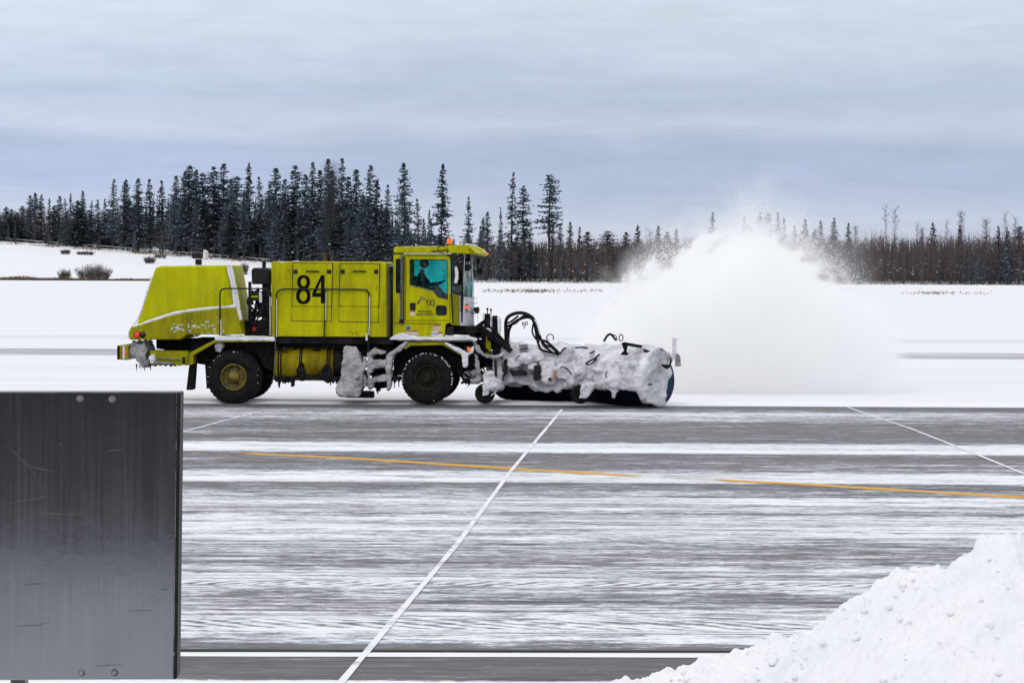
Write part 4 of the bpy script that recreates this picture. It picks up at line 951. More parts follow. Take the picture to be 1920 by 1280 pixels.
# ---- engine box
def engine_box():
    y0 = .05
    out = [(508.5, 493), (511, 490), (700, 490.5), (724, 493), (724.5, 576), (724.5, 632), (509, 631)]
    m = MB(); m.prism(UP([(508.5, 493), (512, 489.8), (716, 490.5), (724, 494), (724.5, 628), (509, 627)], y0 + .02), y0 + .02, WID - .05)
    eb = part('engine_box', 'lime_paint', m, .035, segs=3)
    part('engine_box_base', 'lime_paint', MB().prism(UP([(508.5, 575.5), (724.5, 576.5), (724.5, 631.5), (509, 630.5)], y0), y0, WID - .06), .010, segs=2)
    # chamfered front corner with dark vent
    A, B = U(724, 494), U(724.5, 632); xx = U(735, 0, .5)[0]
    m = MB().add([(A[0] - .03, y0 + .06, A[1] - .03), (B[0] - .03, y0 + .06, B[1]), (xx, .5, B[1]), (xx, .5, A[1] - .06), (xx, 2.0, A[1] - .06), (xx, 2.0, B[1]), (A[0] - .03, WID - .1, B[1]), (A[0] - .03, WID - .1, A[1] - .03)], [(0, 1, 2, 3), (3, 2, 5, 4), (4, 5, 6, 7), (0, 3, 4, 7)])
    part('front_panel', simple('dusty_panel', (.30, .29, .22), (.5, .5, .46), 5, .7), m)
    m = MB(); z0, z1 = U(0, 510)[1], U(0, 498)[1]; m.box(xx - .06, xx + .006, .42, 2.0, z0, z1); part('air_intake', 'black', m)
    m = MB(); m.prism(UP([(522, 631), (726, 632), (738, 632), (738, 645), (522, 643)], .15), .12, WID - .2); part('sill', 'chassis', m)
    for (x0, x1, z0, z1) in ((547.5, 624, 492.5, 603), (636, 712.5, 493.5, 604.5)):
        d = MB()
        o1 = [(x0 + 1, z0), (x1, z0 + .6), (x1 - 2.5, z1), (x0 - 1, z1 - 1)]
        ins = .75
        def rim(pts, k):
            cx_ = sum(p[0] for p in pts) / 4; cz_ = sum(p[1] for p in pts) / 4
            return [(p[0] + (k if p[0] < cx_ else -k), p[1] + (k if p[1] < cz_ else -k)) for p in pts]
        g = MB().prism(UP(o1, y0), y0 - .0045, y0 + .02, 0, [UP(list(reversed(rim(o1, 1.15))), y0)]); gap = g.build('door_seam', 'black', truck)
        d.prism(UP([(p[0], p[1]) for p in rim(o1, 1.15)][:2] + [(rim(o1, 1.15)[2][0] + 1.2, 574), (rim(o1, 1.15)[3][0] - .8, 573)], y0), y0 - .003, y0 + .02)
        d.prism(UP([(rim(o1, 1.15)[3][0] - .6, 575.5), (rim(o1, 1.15)[2][0] + 1.0, 576.5), rim(o1, 1.15)[2], rim(o1, 1.15)[3]], y0), y0 - .0065, y0 + .02)
        dr = d.build('engine_door', 'lime_paint', truck)
        gap.parent = dr
        for q in (x0 + 6.5, x1 - 7): MB().prism(UP([(q - 3.8, 505.5), (q + 3.8, 505.5), (q + 3.8, 513), (q - 3.8, 513)], y0), y0 - .02, y0).build('latch', 'black', dr)
        h = MB(); T([(x0 + 26, 508.5, y0 - .04), (x0 + 50.5, 508.8, y0 - .04)], .016, 8, mb=h, sub=1)
        for q in (x0 + 27, x0 + 49.5): T([(q, 508.6, y0 - .04), (q, 508.6, y0)], .012, 6, mb=h, sub=1)
        h.build('handle', 'black', dr)
    # the fleet number, painted strokes
    m = MB(); dy = y0 - .0075
    def ell(cx, cy, rx, ry, t, n=36):
        o = [(cx + rx * math.copysign(abs(math.cos(2 * math.pi * k / n)) ** .85, math.cos(2 * math.pi * k / n)), cy + ry * math.copysign(abs(math.sin(2 * math.pi * k / n)) ** .85, math.sin(2 * math.pi * k / n))) for k in range(n)]
        i = [(cx + (rx - t * 1.12) * math.cos(2 * math.pi * k / n), cy + (ry - t * .9) * math.sin(2 * math.pi * k / n)) for k in reversed(range(n))]
        return o, i
    for (cx_, cy_, rx, ry) in ((569.3, 528.8, 12.2, 13.2), (568.8, 554.8, 13.6, 15.2)):
        o, i = ell(cx_, cy_, rx, ry, 6.0); m.prism(UP(o, y0), dy, y0, 0, [UP(i, y0)])
    m.prism(UP([(602, 516), (608.5, 516), (608.2, 568.5), (601.6, 568.5)], y0), dy - .0006, y0)
    m.prism(UP([(602, 516), (602, 526), (592.3, 549.3), (610.5, 549.3), (610.5, 556.5), (585.4, 556.5), (585.4, 550.5)], y0), dy - .0012, y0)
    part('number_84', simple('number_black', (.006, .006, .006), None, 9, .7, spec=.08), m)
    m = MB().box(U(515, 0)[0], U(716, 0)[0], .3, WID - .3, U(0, 491)[1], U(0, 488.7)[1]); m.prism(UP([(510, 492), (560, 489), (560, 491), (512, 494)], .05), .06, .3)
    cake(part('box_snow', 'clean_cake', m), .03, ((.3, .02), (.08, .01)), 1)
    m = MB()
    for px, py in ((657, 622.5), (662, 625), (667, 622.5), (669, 625.5), (541, 507), (706, 540)): m.prism(UP(arc(px, py, 1.3, 0, 350, 8), y0), y0 - .004, y0)
    part('rust_spots', 'rust', m)
    m = MB().lathe([(-.06, .055), (.18, .055)], U3(609.5, 488, 1.2), 14, 'Z'); part('exhaust_pipe', 'rust', m)
    part('exhaust_flap', 'black', MB().prism(UP([(614, 463.5), (616.5, 463), (622, 474), (620, 481.5), (616, 480), (619, 474)], 1.15), 1.14, 1.26), .003)
engine_box()
# ---- hand rails
def rail_tube(pts, r=.018):
    m = MB(); T(pts, r, 8, mb=m, sub=4); return m
ya = -.01
m = rail_tube([(412.5, 634, ya), (412.5, 590, ya), (412.5, 553, ya), (414.5, 545, ya), (421, 541.2, ya), (455, 541, ya), (494, 541.5, ya), (501, 544.5, ya), (505, 552, ya), (505.3, 590, ya), (505.3, 630, ya)])
o = part('hand_rail', 'black', m); rime = MB(); T([(505.9, 556, ya - .012), (506.4, 590, ya - .012), (506.4, 628, ya - .012)], .010, 6, mb=rime); T([(414, 600, ya), (413.6, 630, ya)], .014, 6, mb=rime); rime.build('rime', 'clean_cake', o)
m = rail_tube([(517, 636, ya), (517, 600, ya), (518, 558, ya), (520.5, 548, ya), (528, 542.8, ya), (560, 542, ya), (610, 542.3, ya), (680, 543, ya), (688, 546, ya), (692, 554, ya), (691.5, 600, ya), (690.5, 660, ya)])
T([(610, 542.5, ya), (609, 590, ya), (607.5, 634, ya)], .016, 8, mb=m)
o = part('hand_rail', 'black', m); rime = MB()
T([(518.3, 560, ya - .012), (518.2, 590, ya - .012), (518.2, 632, ya - .012)], .010, 6, mb=rime); T([(611.4, 548, ya - .01), (610, 600, ya - .01)], .008, 6, mb=rime); T([(692.8, 556, ya - .012), (692.4, 600, ya - .012), (691.4, 628, ya - .012)], .011, 6, mb=rime)
rime.box(U(689, 0)[0], U(692.5, 0)[0], ya - .03, ya + .03, U(0, 634)[1], U(0, 621)[1]); rime.build('rime', 'clean_cake', o)
m = MB(); T([(517, 632, .02), (516, 660, .02), (513, 712, .05)], .014, 6, mb=m); part('step_rod', 'steel', m)
# ---- fuel tank with straps
c0, c1 = U(514, 682, .2), U(625, 682, .2); rT = .395
m = MB().lathe([(0, .02), (0, rT - .05), (.02, rT), (c1[0] - c0[0] - .02, rT), (c1[0] - c0[0], rT - .05), (c1[0] - c0[0], .02)], (c0[0], .2 + rT, c0[1]), 48, 'X')
tk = part('fuel_tank', 'tank_paint', m, smooth=False)
for p in tk.data.polygons: p.use_smooth = len(p.vertices) == 4
for px in (520, 525, 560.5, 564, 612, 616):
    x = U(px, 682, .2)[0]; MB().lathe([(0, rT + .004), (.002, rT + .012), (.03, rT + .012), (.032, rT + .004)], (x, .2 + rT, c0[1]), 40, 'X', caps=False).build('strap', 'chassis', tk)
MB().lathe([(-.01, .05), (-.05, .05), (-.06, .03)], U3(534, 654, .25), 14, 'Y').build('filler_cap', 'black', tk)
m = MB(); m.lathe([(0, .1), (0, rT * .95), (.16, rT * .95), (.18, rT * .7)], (c1[0] + .01, .2 + rT, c1[1]), 32, 'X'); part('tank_end', 'chassis', m)
for (px, py, w2, h2) in ((564, 690, 8, 24), (612, 694, 10, 24)): cake(part('grime', 'chassis', MB().prism(UP([(px - w2, py), (px - 2, py - h2 * .5), (px + w2 * .8, py - h2 * .3), (px + w2, py + h2 * .7), (px + 2, py + h2), (px - w2, py + h2 * .7)], .22), .17, .5)), .022, ((.10, .06),), 1)
# ---- frozen fringe hanging below the body
rn = random.Random(4)
def fringe(x0, x1, top, lo, n):
    q = [(x0 - 2, top - 5)]
    for i in range(n):
        px = x0 + (x1 - x0) * (i + rn.random() * .5) / n; st = (x1 - x0) / n; L = rn.uniform(.2, 1) ** 1.5 * (lo - top) + 1
        q += [(px, top + rn.uniform(-2, 2)), (px + st * .3, top + L * .5), (px + st * .42, top + L), (px + st * .6, top + L * .35)]
    q.append((x1 + 2, top - 5)); q = [q[0]] + sorted(q[1:-1]) + [q[-1]]; y = rn.uniform(.2, .45)
    cake(part('frozen_fringe', 'chassis', MB().prism(UP(q, y), y - .06, y + .12)), .016, ((.07, .025),), 0)
fringe(515, 552, 711, 738, 14); fringe(552, 610, 709, 716, 8); fringe(612, 640, 712, 728, 9); fringe(632, 700, 738, 750, 12); fringe(700, 716, 722, 744, 5); fringe(716, 752, 710, 735, 10); fringe(868, 880, 715, 727, 4); fringe(275, 350, 684, 688, 8)
# ---- snow caked tool box and steps
m = MB(); m.prism(UP([(643, 650), (650, 646), (668, 648), (676, 672), (680, 700), (680, 728), (676, 738), (640, 737), (640, 700)], .1), .08, .6)
m.prism(UP([(632, 716), (640, 703), (646, 704), (646, 738), (636, 739), (630, 732)], .05), .02, .4); m.prism(UP([(631, 732), (675, 730), (678, 737), (672, 744), (634, 742)], .0), -.04, .4)
m.prism(UP([(668, 650), (675, 660), (681, 690), (690, 712), (688, 724), (680, 728), (672, 700)], .2), .15, .6); T([(684, 667, .1), (684, 688, .1), (677, 702, .1), (666, 709, .05)], .035, 8, mb=m)
o = part('tool_box', 'grey_ice', m, .0, label='tool box under a thick crust of grey snow'); cake(o, .022, ((.35, .06), (.09, .03)), 1)
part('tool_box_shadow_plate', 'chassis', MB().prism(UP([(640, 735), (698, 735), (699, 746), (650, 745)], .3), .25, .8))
m = MB()
T([(692, 660, .05), (692, 700, .05), (694, 730, .05)], .035, 8, mb=m); T([(722, 672, .05), (728, 700, .05), (728, 726, .05), (727, 732, .05)], .05, 8, mb=m)
m.prism(UP([(694, 660), (702, 651), (708, 656), (723, 659), (722, 664), (700, 664), (697, 674), (693, 674)], .05), .0, .5)
m.prism(UP([(688, 682), (694, 676), (712, 673), (721, 677), (722, 687), (700, 690), (697, 700), (690, 698)], .0), -.04, .45)
m.prism(UP([(690, 712), (700, 707), (724, 702), (726, 709), (724, 714), (700, 716), (698, 728), (692, 726)], .0), -.05, .45)
o = part('cab_steps', 'grey_ice', m, label='cab steps wrapped in frozen snow'); cake(o, .022, ((.2, .05), (.07, .03)), 1)
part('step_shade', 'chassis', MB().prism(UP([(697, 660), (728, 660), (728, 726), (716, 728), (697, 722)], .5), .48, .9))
# ---- front fender
part('front_fender', 'lime_dirty', MB().prism(UP([(757, 650), (768, 641.5), (832, 641), (842, 645), (878, 664), (876, 669), (868, 668), (840, 652), (830, 646.5), (770, 648), (760, 655)]), -.03, .6), .006)
part('wheel_arch', 'chassis', MB().prism(UP([(735, 664), (757, 650), (768, 647), (832, 646), (868, 666), (866, 715), (856, 700), (840, 672), (815, 658), (785, 659), (762, 672), (748, 700), (735, 712)]), .44, .8))
m = MB(); m.prism(UP([(724, 668), (733, 659), (748, 650), (758, 642), (768, 640), (758, 650), (752, 657), (738, 665), (735, 680), (733, 702), (724, 700), (726, 682)]), -.05, .35)
m.prism(UP([(722, 686), (730, 684), (734, 700), (733, 722), (730, 732), (725, 732), (727, 712)]), -.03, .3)
o = part('fender_crust', 'grey_ice', m, label='frozen snow along the rear edge of the front fender'); cake(o, .022, ((.2, .04), (.07, .025)), 1)
m = MB(); m.prism(UP([(832, 641), (845, 645), (868, 657), (880, 661), (886, 650), (888, 648), (887, 661), (880, 665), (876, 668), (866, 664), (846, 653)]), -.06, .3); m.prism(UP([(866, 667), (878, 666), (877, 685), (874, 689), (868, 688)]), -.05, .15)
o = part('fender_snow', 'clean_cake', m, label='white snow on the front edge of the fender'); cake(o, .02, ((.2, .03), (.06, .015)), 1)
m = MB(); m.prism(UP([(729, 636), (736, 630), (748, 625), (756, 624), (768, 629), (784, 631.5), (850, 632), (866, 629.5), (878, 631), (896, 635), (894, 639), (888, 640.5), (884, 637.5), (760, 638), (735, 637)]), -.06, .5)
cake(part('step_snow', 'clean_cake', m, label='snow lying on the cab step'), .02, ((.2, .02), (.06, .012)), 1)
part('side_step', 'steel', MB().prism(UP([(744, 635.5), (890, 636.5), (889, 640.5), (746, 639.5)]), -.045, .5), .004)
def lampbox(px, py, sx, sy, y, mat, lab, housing=True):
    o = part('marker_lamp', mat, MB().prism(UP([(px - sx, py - sy), (px + sx, py - sy), (px + sx, py + sy), (px - sx, py + sy)], y), y - .04, y), .01, label=lab)
    if housing: MB().prism(UP([(px - sx - 4, py - sy - 2), (px + sx * .6, py - sy - 2), (px + sx * .6, py + sy + 2), (px - sx - 4, py + sy + 2)], y), y - .005, y + .08).build('housing', 'black', o, .008)
lampbox(879, 654.5, 2.8, 3.8, -.05, 'amber_lamp', 'lit orange lamp on the fender corner')
# ---- cab
def cab():
    y0 = .08; W2 = WID - .08
    out = [(739.5, 474), (846, 474), (846, 545), (849, 604), (836, 606), (833, 633), (739.5, 633)]
    quarter = [(742, 487), (744, 485), (751.5, 485), (752, 550), (743.5, 550), (742, 547)]
    door_o = [(759.8, 480.3), (843.6, 480.3), (844.2, 601.3), (759.8, 601)]
    sh = MB().prism(UP(out, y0), y0, y0 + .05, 0, [UP(list(reversed(quarter)), y0), UP(list(reversed(door_o)), y0)])
    farwin = [(762, 487), (841, 487), (841, 556), (822, 552), (812, 540), (762, 540)]
    sh.prism(UP(out, y0), W2 - .05, W2, 0, [UP(list(reversed(farwin)), y0)])
    xb = U(739.5, 0, y0)[0]; zb, zt = U(0, 633)[1], U(0, 474)[1]
    zm = U(0, 552)[1]
    sh.box(xb, xb + .05, y0 + .05, W2 - .05, zb, zm)
    for yy in (y0 + .05, W2 - .25, 1.2): sh.box(xb, xb + .05, yy, yy + .2, zm, zt)
    c = part('cab', 'lime_paint', sh, .006)
    MB().box(xb + .015, xb + .025, y0 + .25, W2 - .25, zm, zt).build('rear_window', 'far_glass', c)
    MB().prism(UP(quarter, y0), y0 + .02, y0 + .03).build('quarter_window', 'dark_glass', c)
    MB().prism(UP(farwin, y0), W2 - .03, W2 - .02).build('far_window', 'far_glass', c)
    part('cab_floor', 'black', MB().prism(UP([(741, 575), (844, 575), (844, 604), (831, 606), (831, 631), (741, 631)], .2), y0 + .06, W2 - .06))
    # door
    win = [(768.2, 487.5), (770, 486), (837.5, 486.5), (839, 488.5), (839.5, 560.5), (822, 556.2), (817.2, 552), (813.5, 545.5), (810, 543.5), (768.2, 533)]
    dd = [(760.7, 481.2), (842.8, 481.2), (843.4, 600.4), (760.7, 600.2)]
    d = part('door', 'lime_paint', MB().prism(UP(dd, y0), y0 - .012, y0 + .03, 0, [UP(list(reversed(win)), y0)]), .004)
    MB().prism(UP(win, y0), y0 + .006, y0 + .012).build('window', 'side_glass', d)
    fr = [(p[0] + (.9 if p[0] < 805 else -.9), p[1] + (.9 if p[1] < 520 else -1.0)) for p in win]
    MB().prism(UP(win, y0), y0 - .020, y0 + .004, 0, [UP(list(reversed(fr)), y0)]).build('window_seal', 'black', d)
    m = MB(); T([(768, 534.2, y0 - .02), (810, 544.4, y0 - .02), (814, 547, y0 - .02), (818, 553, y0 - .02), (823, 557, y0 - .02), (839, 561, y0 - .02)], .010, 6, mb=m, sub=4); m.build('window_trim', 'steel', d)
    MB().prism(UP([(768.8, 568.5), (770, 567.5), (778, 567.5), (779.2, 568.5), (779.2, 580.8), (778, 581.8), (770, 581.8), (768.8, 580.8)], y0), y0 - .03, y0 - .012).build('latch', 'black', d, .004)
    kw = arc(822, 577, 5, 180, 270, 5) + arc(833, 577.5, 5, 270, 360, 5) + arc(833, 586.5, 5, 0, 90, 5) + arc(822, 586.5, 5, 90, 180, 5)
    o = MB().prism(UP(kw, y0), y0 - .018, y0 - .011).build('kick_window', 'black', d, .003)
    MB().prism(UP([(p[0] * .8 + 827.5 * .2, p[1] * .8 + 581.5 * .2) for p in kw], y0), y0 - .020, y0 - .017).build('kick_pane', 'dark_glass', o)
    # writing and emblem
    def text(body, px, py, hpx, wpx, mat, name, bold=.0):
        cu = bpy.data.curves.new(name, 'FONT'); cu.body = body; cu.size = 1.0; cu.align_x = 'CENTER'; cu.align_y = 'CENTER'; cu.offset = bold
        tmp = bpy.data.objects.new('tmp', cu); COL.objects.link(tmp); bpy.context.view_layer.update()
        me = bpy.data.meshes.new_from_object(tmp.evaluated_get(bpy.context.evaluated_depsgraph_get())); bpy.data.objects.remove(tmp)
        xs_ = [v.co.x for v in me.vertices]; ys_ = [v.co.y for v in me.vertices]; bw, bh = max(xs_) - min(xs_), max(ys_) - min(ys_); mx, my = (max(xs_) + min(xs_)) / 2, (max(ys_) + min(ys_)) / 2
        for v in me.vertices:
            X_, Z_ = U(px + (v.co.x - mx) / bw * wpx, py - (v.co.y - my) / bh * hpx, y0); v.co = (X_, y0 - .0145, Z_)
        me.materials.append(MT[mat]); me.name = name; o = bpy.data.objects.new(name, me); COL.objects.link(o); o.parent = d; return o
    text('YXS', 806.5, 567.5, 12.5, 18, 'black', 'lettering_YXS', .012)
    text('PRINCE GEORGE', 796.5, 584, 4.0, 26, 'black', 'airport_name', .02); text('AIRPORT AUTHORITY', 796.3, 589.5, 4.0, 34, 'black', 'airport_name', .02)
    m = MB()
    def leaf(pts): m.prism(UP(pts, y0), y0 - .015, y0 - .0118)
    leaf([(781.5, 571.5), (782.2, 567), (785, 563), (789.5, 559.6), (794, 558), (799, 558.2), (794, 559.6), (789.5, 562.2), (786, 566), (784, 570)])
    leaf([(785.5, 557), (789, 556.2), (793.5, 556.4), (790, 558)]); leaf([(792.5, 564.5), (795, 560.5), (798.5, 559), (796, 562)]); leaf([(785, 571), (786.5, 567.5), (788, 566), (787, 569.5)])
    m.build('emblem', simple('emblem_ink', (.012, .03, .045), (.02, .05, .06), 20, .5), d)
    st = MB(); st.prism(UP([(769.5, 582.5), (778.5, 582.5), (778.5, 585), (769.5, 585)], y0), y0 - .0145, y0 - .011, 0).prism(UP([(769.5, 585.2), (778.5, 585.2), (778.5, 590.5), (769.5, 590.5)], y0), y0 - .0145, y0 - .011, 1)
    st.build('door_sticker', ['sticker_orange', 'white_paint'], d)
    def sticker(x0, x1, z0, z1, mats, splits):
        s = MB(); z = z0
        for i, f in enumerate(splits): zz = z0 + (z1 - z0) * f; s.prism(UP([(x0, z), (x1, z), (x1, zz), (x0, zz)], y0), y0 - .004, y0, i); z = zz
        return part('sticker', mats, s)
    sticker(812, 826, 608.8, 619.5, ['sticker_red', 'sticker_cream'], (.22, 1)); sticker(808.8, 821.5, 621.3, 630, ['white_paint', 'sticker_blue', 'white_paint'], (.34, .56, 1)); sticker(822, 829.3, 621.5, 631, ['sticker_orange', 'sticker_red', 'white_paint'], (.15, .4, 1))
    sticker(760, 784.5, 619.2, 629.5, ['sticker_red', 'sticker_cream'], (.2, 1)); sticker(761.5, 769.5, 610, 617.5, ['grey', 'sticker_blue'], (.45, 1))
    # seams
    m = MB(); m.prism(UP([(740, 605.2), (827, 606.4), (827, 607.6), (740, 606.4)], y0), y0 - .003, y0 + .02); m.prism(UP([(739.8, 475), (846, 475), (846, 477), (739.8, 477)], y0), y0 - .003, y0 + .02); part('seam', 'black', m)
    m = MB(); T([(753, 478, y0 - .05), (752.6, 540, y0 - .05), (752, 600, y0 - .05)], .025, 10, mb=m); part('intake_stack', 'steel', m)
    m = MB(); T([(757.3, 480, y0 - .01), (757.3, 604, y0 - .01)], .012, 6, mb=m, sub=1); part('pillar_groove', 'black', m)
    part('stack_foot', 'black', MB().prism(UP([(749, 598), (757, 598), (757, 605), (749, 605)], y0), y0 - .08, y0), .006)
    # curved front: glass above, yellow corner and frosted panel below
    plan = [(846.5, .09), (853, .13), (861, .22), (868.5, .36), (876, .62), (882, .95), (884, 1.28), (882, 1.6), (876, 1.93), (868.5, 2.19), (861, 2.33), (853, 2.42), (846.5, 2.46)]
    def wall(i0, i1, za, zb_, dx=0.0):
        vs = []; 
        for (px, y) in plan[i0:i1 + 1]:
            x = U(px, 540, .3)[0] + dx
            vs += [(x, y, U(0, za if not callable(za) else za(px))[1]), (x, y, U(0, zb_ if not callable(zb_) else zb_(px))[1])]
        n = (i1 - i0)
        return vs, [(2 * i, 2 * i + 1, 2 * i + 3, 2 * i + 2) for i in range(n)]
    low = lambda px: float(np.interp(px, [846, 868, 884], [543, 552, 554])); bot = lambda px: float(np.interp(px, [846, 868, 884], [604, 606, 607]))
    part('windshield', 'frosted_glass', MB().add(*wall(3, 9, 480, low)), smooth=True)
    o1, o2 = wall(0, 3, 480, low); part('corner_window', 'dark_glass', MB().add(o1, o2), smooth=True); o1, o2 = wall(9, 12, 480, low); part('corner_window', 'dark_glass', MB().add(o1, o2), smooth=True)
    o1, o2 = wall(0, 3, low, bot); part('front_corner', 'lime_dirty', MB().add(o1, o2), smooth=True); o1, o2 = wall(9, 12, low, bot); part('front_corner', 'lime_dirty', MB().add(o1, o2), smooth=True)
    o1, o2 = wall(2, 10, low, bot, .015); part('front_panel', 'caked_snow', MB().add(o1, o2), smooth=True, label='snow-plastered front panel under the windshield')
    m = MB(); T([(868.6, 480, .33), (868.2, 552, .33), (866, 606, .33)], .016, 8, mb=m); T([(846, 478, .07), (846.4, 545, .07), (849, 604, .07)], .016, 8, mb=m); T([(847, 545, .08), (855, 549, .13), (868, 554, .34)], .018, 8, mb=m); T([(868, 554, .34), (876, 556, .6), (884, 557, 1.2)], .018, 8, mb=m); part('pillar', 'black', m)
    
    for pts, rr in (([(871, 477, .30), (869.5, 520, .32), (869, 552, .34)], .012), ([(884.5, 482, .9), (886, 520, .9), (885.5, 552, .95)], .012), ([(886, 547, 1.0), (886, 600, 1.0)], .02)): m = MB(); T(pts, rr, 6, mb=m); part('frost', 'clean_cake', m)
    # roof and visor
    r0 = part('roof', 'lime_paint', MB().prism(UP([(738.5, 474), (738.5, 465), (741, 462.5), (840, 461.5), (848, 474)], .06), .05, WID - .05), .03, segs=3)
    m = MB().box(U(742, 0)[0], U(838, 0)[0], .2, WID - .2, U(0, 463)[1], U(0, 460.5)[1]); T([(741, 463, .08), (790, 462, .08), (838, 461.5, .08)], .015, 6, mb=m); cake(m.build('roof_snow', 'clean_cake', r0), .025, ((.2, .02),), 1)
    m = MB(); T([(757, 475.4, .04), (836, 475.4, .04), (846, 476, .04)], .014, 6, mb=m); m.build('drip_rail', 'white_paint', r0)
    va = [(838, 474), (838, 461.5), (842, 459.5), (873, 458.5), (883, 465), (894, 474.5), (880, 475.8), (858, 474.8)]
    vis = MB(); n0 = UP(va, .05); vis.prism(n0, .05, WID - .05)
    # the peak runs further forward in the middle
    k = [U3(873, 458.5, .05), U3(883, 465, .05), U3(894, 474.5, .05), U3(880, 475.8, .05)]; f = [U3(889, 460.5, .7), U3(903, 467, .7), U3(913, 476.5, .7), U3(905, 481, .7)]
    g = [(p[0], WID - p[1], p[2]) for p in f]; h = [(p[0], WID - p[1], p[2]) for p in k]
    vs = k + f + g + h; fs = []
    for a in range(3):
        for q in range(3): fs.append((a * 4 + q, a * 4 + q + 1, a * 4 + q + 5, a * 4 + q + 4))
        fs.append((a * 4 + 3, a * 4, a * 4 + 4, a * 4 + 7))
    fs += [(0, 1, 2, 3), (15, 14, 13, 12)]
    vis.add(vs, fs); v_ = part('visor', 'lime_paint', vis, .012)
    m = MB(); T([(873, 458, .1), (889, 460.5, .75), (890, 460.8, 1.6)], .03, 6, mb=m); T([(893, 464, .8), (906, 471, .85), (912, 477, .9)], .03, 6, mb=m); cake(m.build('snow_edge', 'clean_cake', v_), .02, ((.1, .02),), 1)
    MB().prism(UP([(911, 473.5), (915.5, 474.5), (915.5, 477), (911, 476.5)], .7), .68, .8).build('marker_lamp', 'amber_lamp', v_)
    m = MB(); b = U3(843, 459, 1.0); m.lathe([(0, .085), (.02, .085), (.03, .07)], (b[0], b[1], b[2] - .01), 20, 'Z'); bc = part('beacon_base', 'black', m)
    MB().lathe([(0.0, .066), (.10, .062), (.125, .05), (.13, .001)], (b[0], b[1], b[2] + .02), 20, 'Z', caps=False).build('beacon', 'amber_lamp', bc, smooth=True)
    m = MB(); T([(808, 471, .03), (822, 470.5, .03), (836, 468, .03)], .012, 6, mb=m); T([(822, 471, .02), (821, 464, .03), (828, 461, .05), (836, 464, .05), (838, 471, .05), (836, 477, .05), (830, 474, .03), (823, 473, .02)], .008, 6, mb=m); T([(838, 468, .04), (840, 478, .04), (848, 480, .04)], .012, 6, mb=m); part('antenna_cable', 'black', m)
    # mirrors and lamps in front of the corner
    m = MB(); m.prism(UP([(849, 499), (852, 496), (856, 497), (857, 530), (855, 535), (850, 533), (847.5, 520)], -.05), -.12, .02); m.build('mirror', 'black', truck, .015)
    o = truck.children[-1]; MB().prism(UP([(852.5, 500), (857, 499.5), (859.5, 510), (859.5, 522), (857, 531), (851.5, 530.5), (853.5, 518)], -.12), -.135, -.12).build('mirror_face', 'white_paint', o)
    m = MB().prism(UP([(856, 492), (868, 490), (868, 534), (857, 533), (860, 520), (860, 508)], .1), .04, .14); part('mirror', 'dark_glass', m, .01)
    m = MB(); T([(846, 484, .05), (853, 488, -.02), (854, 496, -.06)], .02, 6, mb=m); T([(846, 478, .05), (858, 480, .05), (868, 478, .1)], .035, 8, mb=m); T([(855, 490, .0), (863, 487, .05), (868, 486, .1)], .018, 6, mb=m); part('mirror_arm', 'black', m); m = MB(); T([(852, 534, -.04), (862, 535.5, .05), (869, 534, .2)], .015, 6, mb=m); part('mirror_arm', 'black', m)
    m = MB(); m.prism(UP([(849, 479), (856, 480), (858, 487), (850, 489), (845, 484)], .1), .0, .3); m.prism(UP([(861, 474), (867, 475), (866, 481), (860, 481)], .1), .05, .3); part('work_light', 'black', m, .01)
    def cup(px, py, r, y, lab):
        m = MB(); a = U3(px, py, y); m.lathe([(-.05, r * .9), (.02, r), (.05, r * .7), (.09, r * .3)], a, 20, 'X'); m.prism(UP([(px - 5, py - 5), (px + 5, py - 5.5), (px + 6, py + 2), (px + 2, py + 7), (px - 3, py + 6), (px - 5.5, py + 2)], y), y - .08, y + .08); return part('work_light', 'black', m, .012, label=lab)
    cup(877.5, 501, .06, .5, 'round black lamp before the windshield'); cup(900, 508, .06, 1.6, 'round black lamp ahead of the windshield, on the far side'); 
    m = MB(); m.prism(UP([(877, 478), (882, 477), (883, 488), (879, 491), (876, 486)], .6), .5, .75); m.prism(UP([(893, 484), (900, 484), (901, 492), (897, 499), (893, 493)], 1.6), 1.5, 1.7); part('work_light', 'black', m, .01)
    m = MB(); T([(882, 477, .6), (882.5, 490, .6), (882, 497, .55)], .012, 6, mb=m); T([(886, 478, 1.2), (890, 484, 1.4), (897, 500, 1.6)], .014, 6, mb=m); T([(899, 482, 1.6), (896, 492, 1.6), (899, 503, 1.6)], .010, 6, mb=m); T([(903, 512, 1.6), (903.5, 520, 1.6), (902, 526, 1.6)], .014, 6, mb=m); T([(888, 520, 1.4), (898, 524, 1.6), (902, 526, 1.6)], .010, 6, mb=m); part('lamp_arm', 'steel', m)
    lampbox(875.5, 576, 2.8, 3.6, .45, 'amber_lamp', 'lit orange lamp on the snowy front panel')
    m = MB(); m.prism(UP([(887.5, 579), (890, 576), (898, 575.5), (898, 586.5), (895, 588), (889, 584)], .9), .82, .98); T([(884, 586.5, .8), (893, 587.5, .9)], .012, 6, mb=m, sub=1); T([(896, 588, .9), (896, 604, .9)], .006, 5, mb=m, sub=1); ml = part('front_lamp', 'black', m, .008); MB().prism(UP([(897.8, 577), (899, 577), (899, 585.5), (897.8, 585.5)], .9), .83, .97).build('lens', 'sticker_orange', ml)
    m = MB()
    for py in (559, 568): T([(880, py, .5), (896, py, .6)], .005, 5, mb=m, sub=1)
    T([(866.5, 552, .28), (866, 580, .28), (866, 604, .28)], .02, 8, mb=m); T([(864, 560, .25), (866, 572, .25), (863, 584, .25)], .012, 6, mb=m); T([(873, 584, .4), (881, 584.5, .5)], .01, 5, mb=m, sub=1)
    part('front_rods', 'black', m)
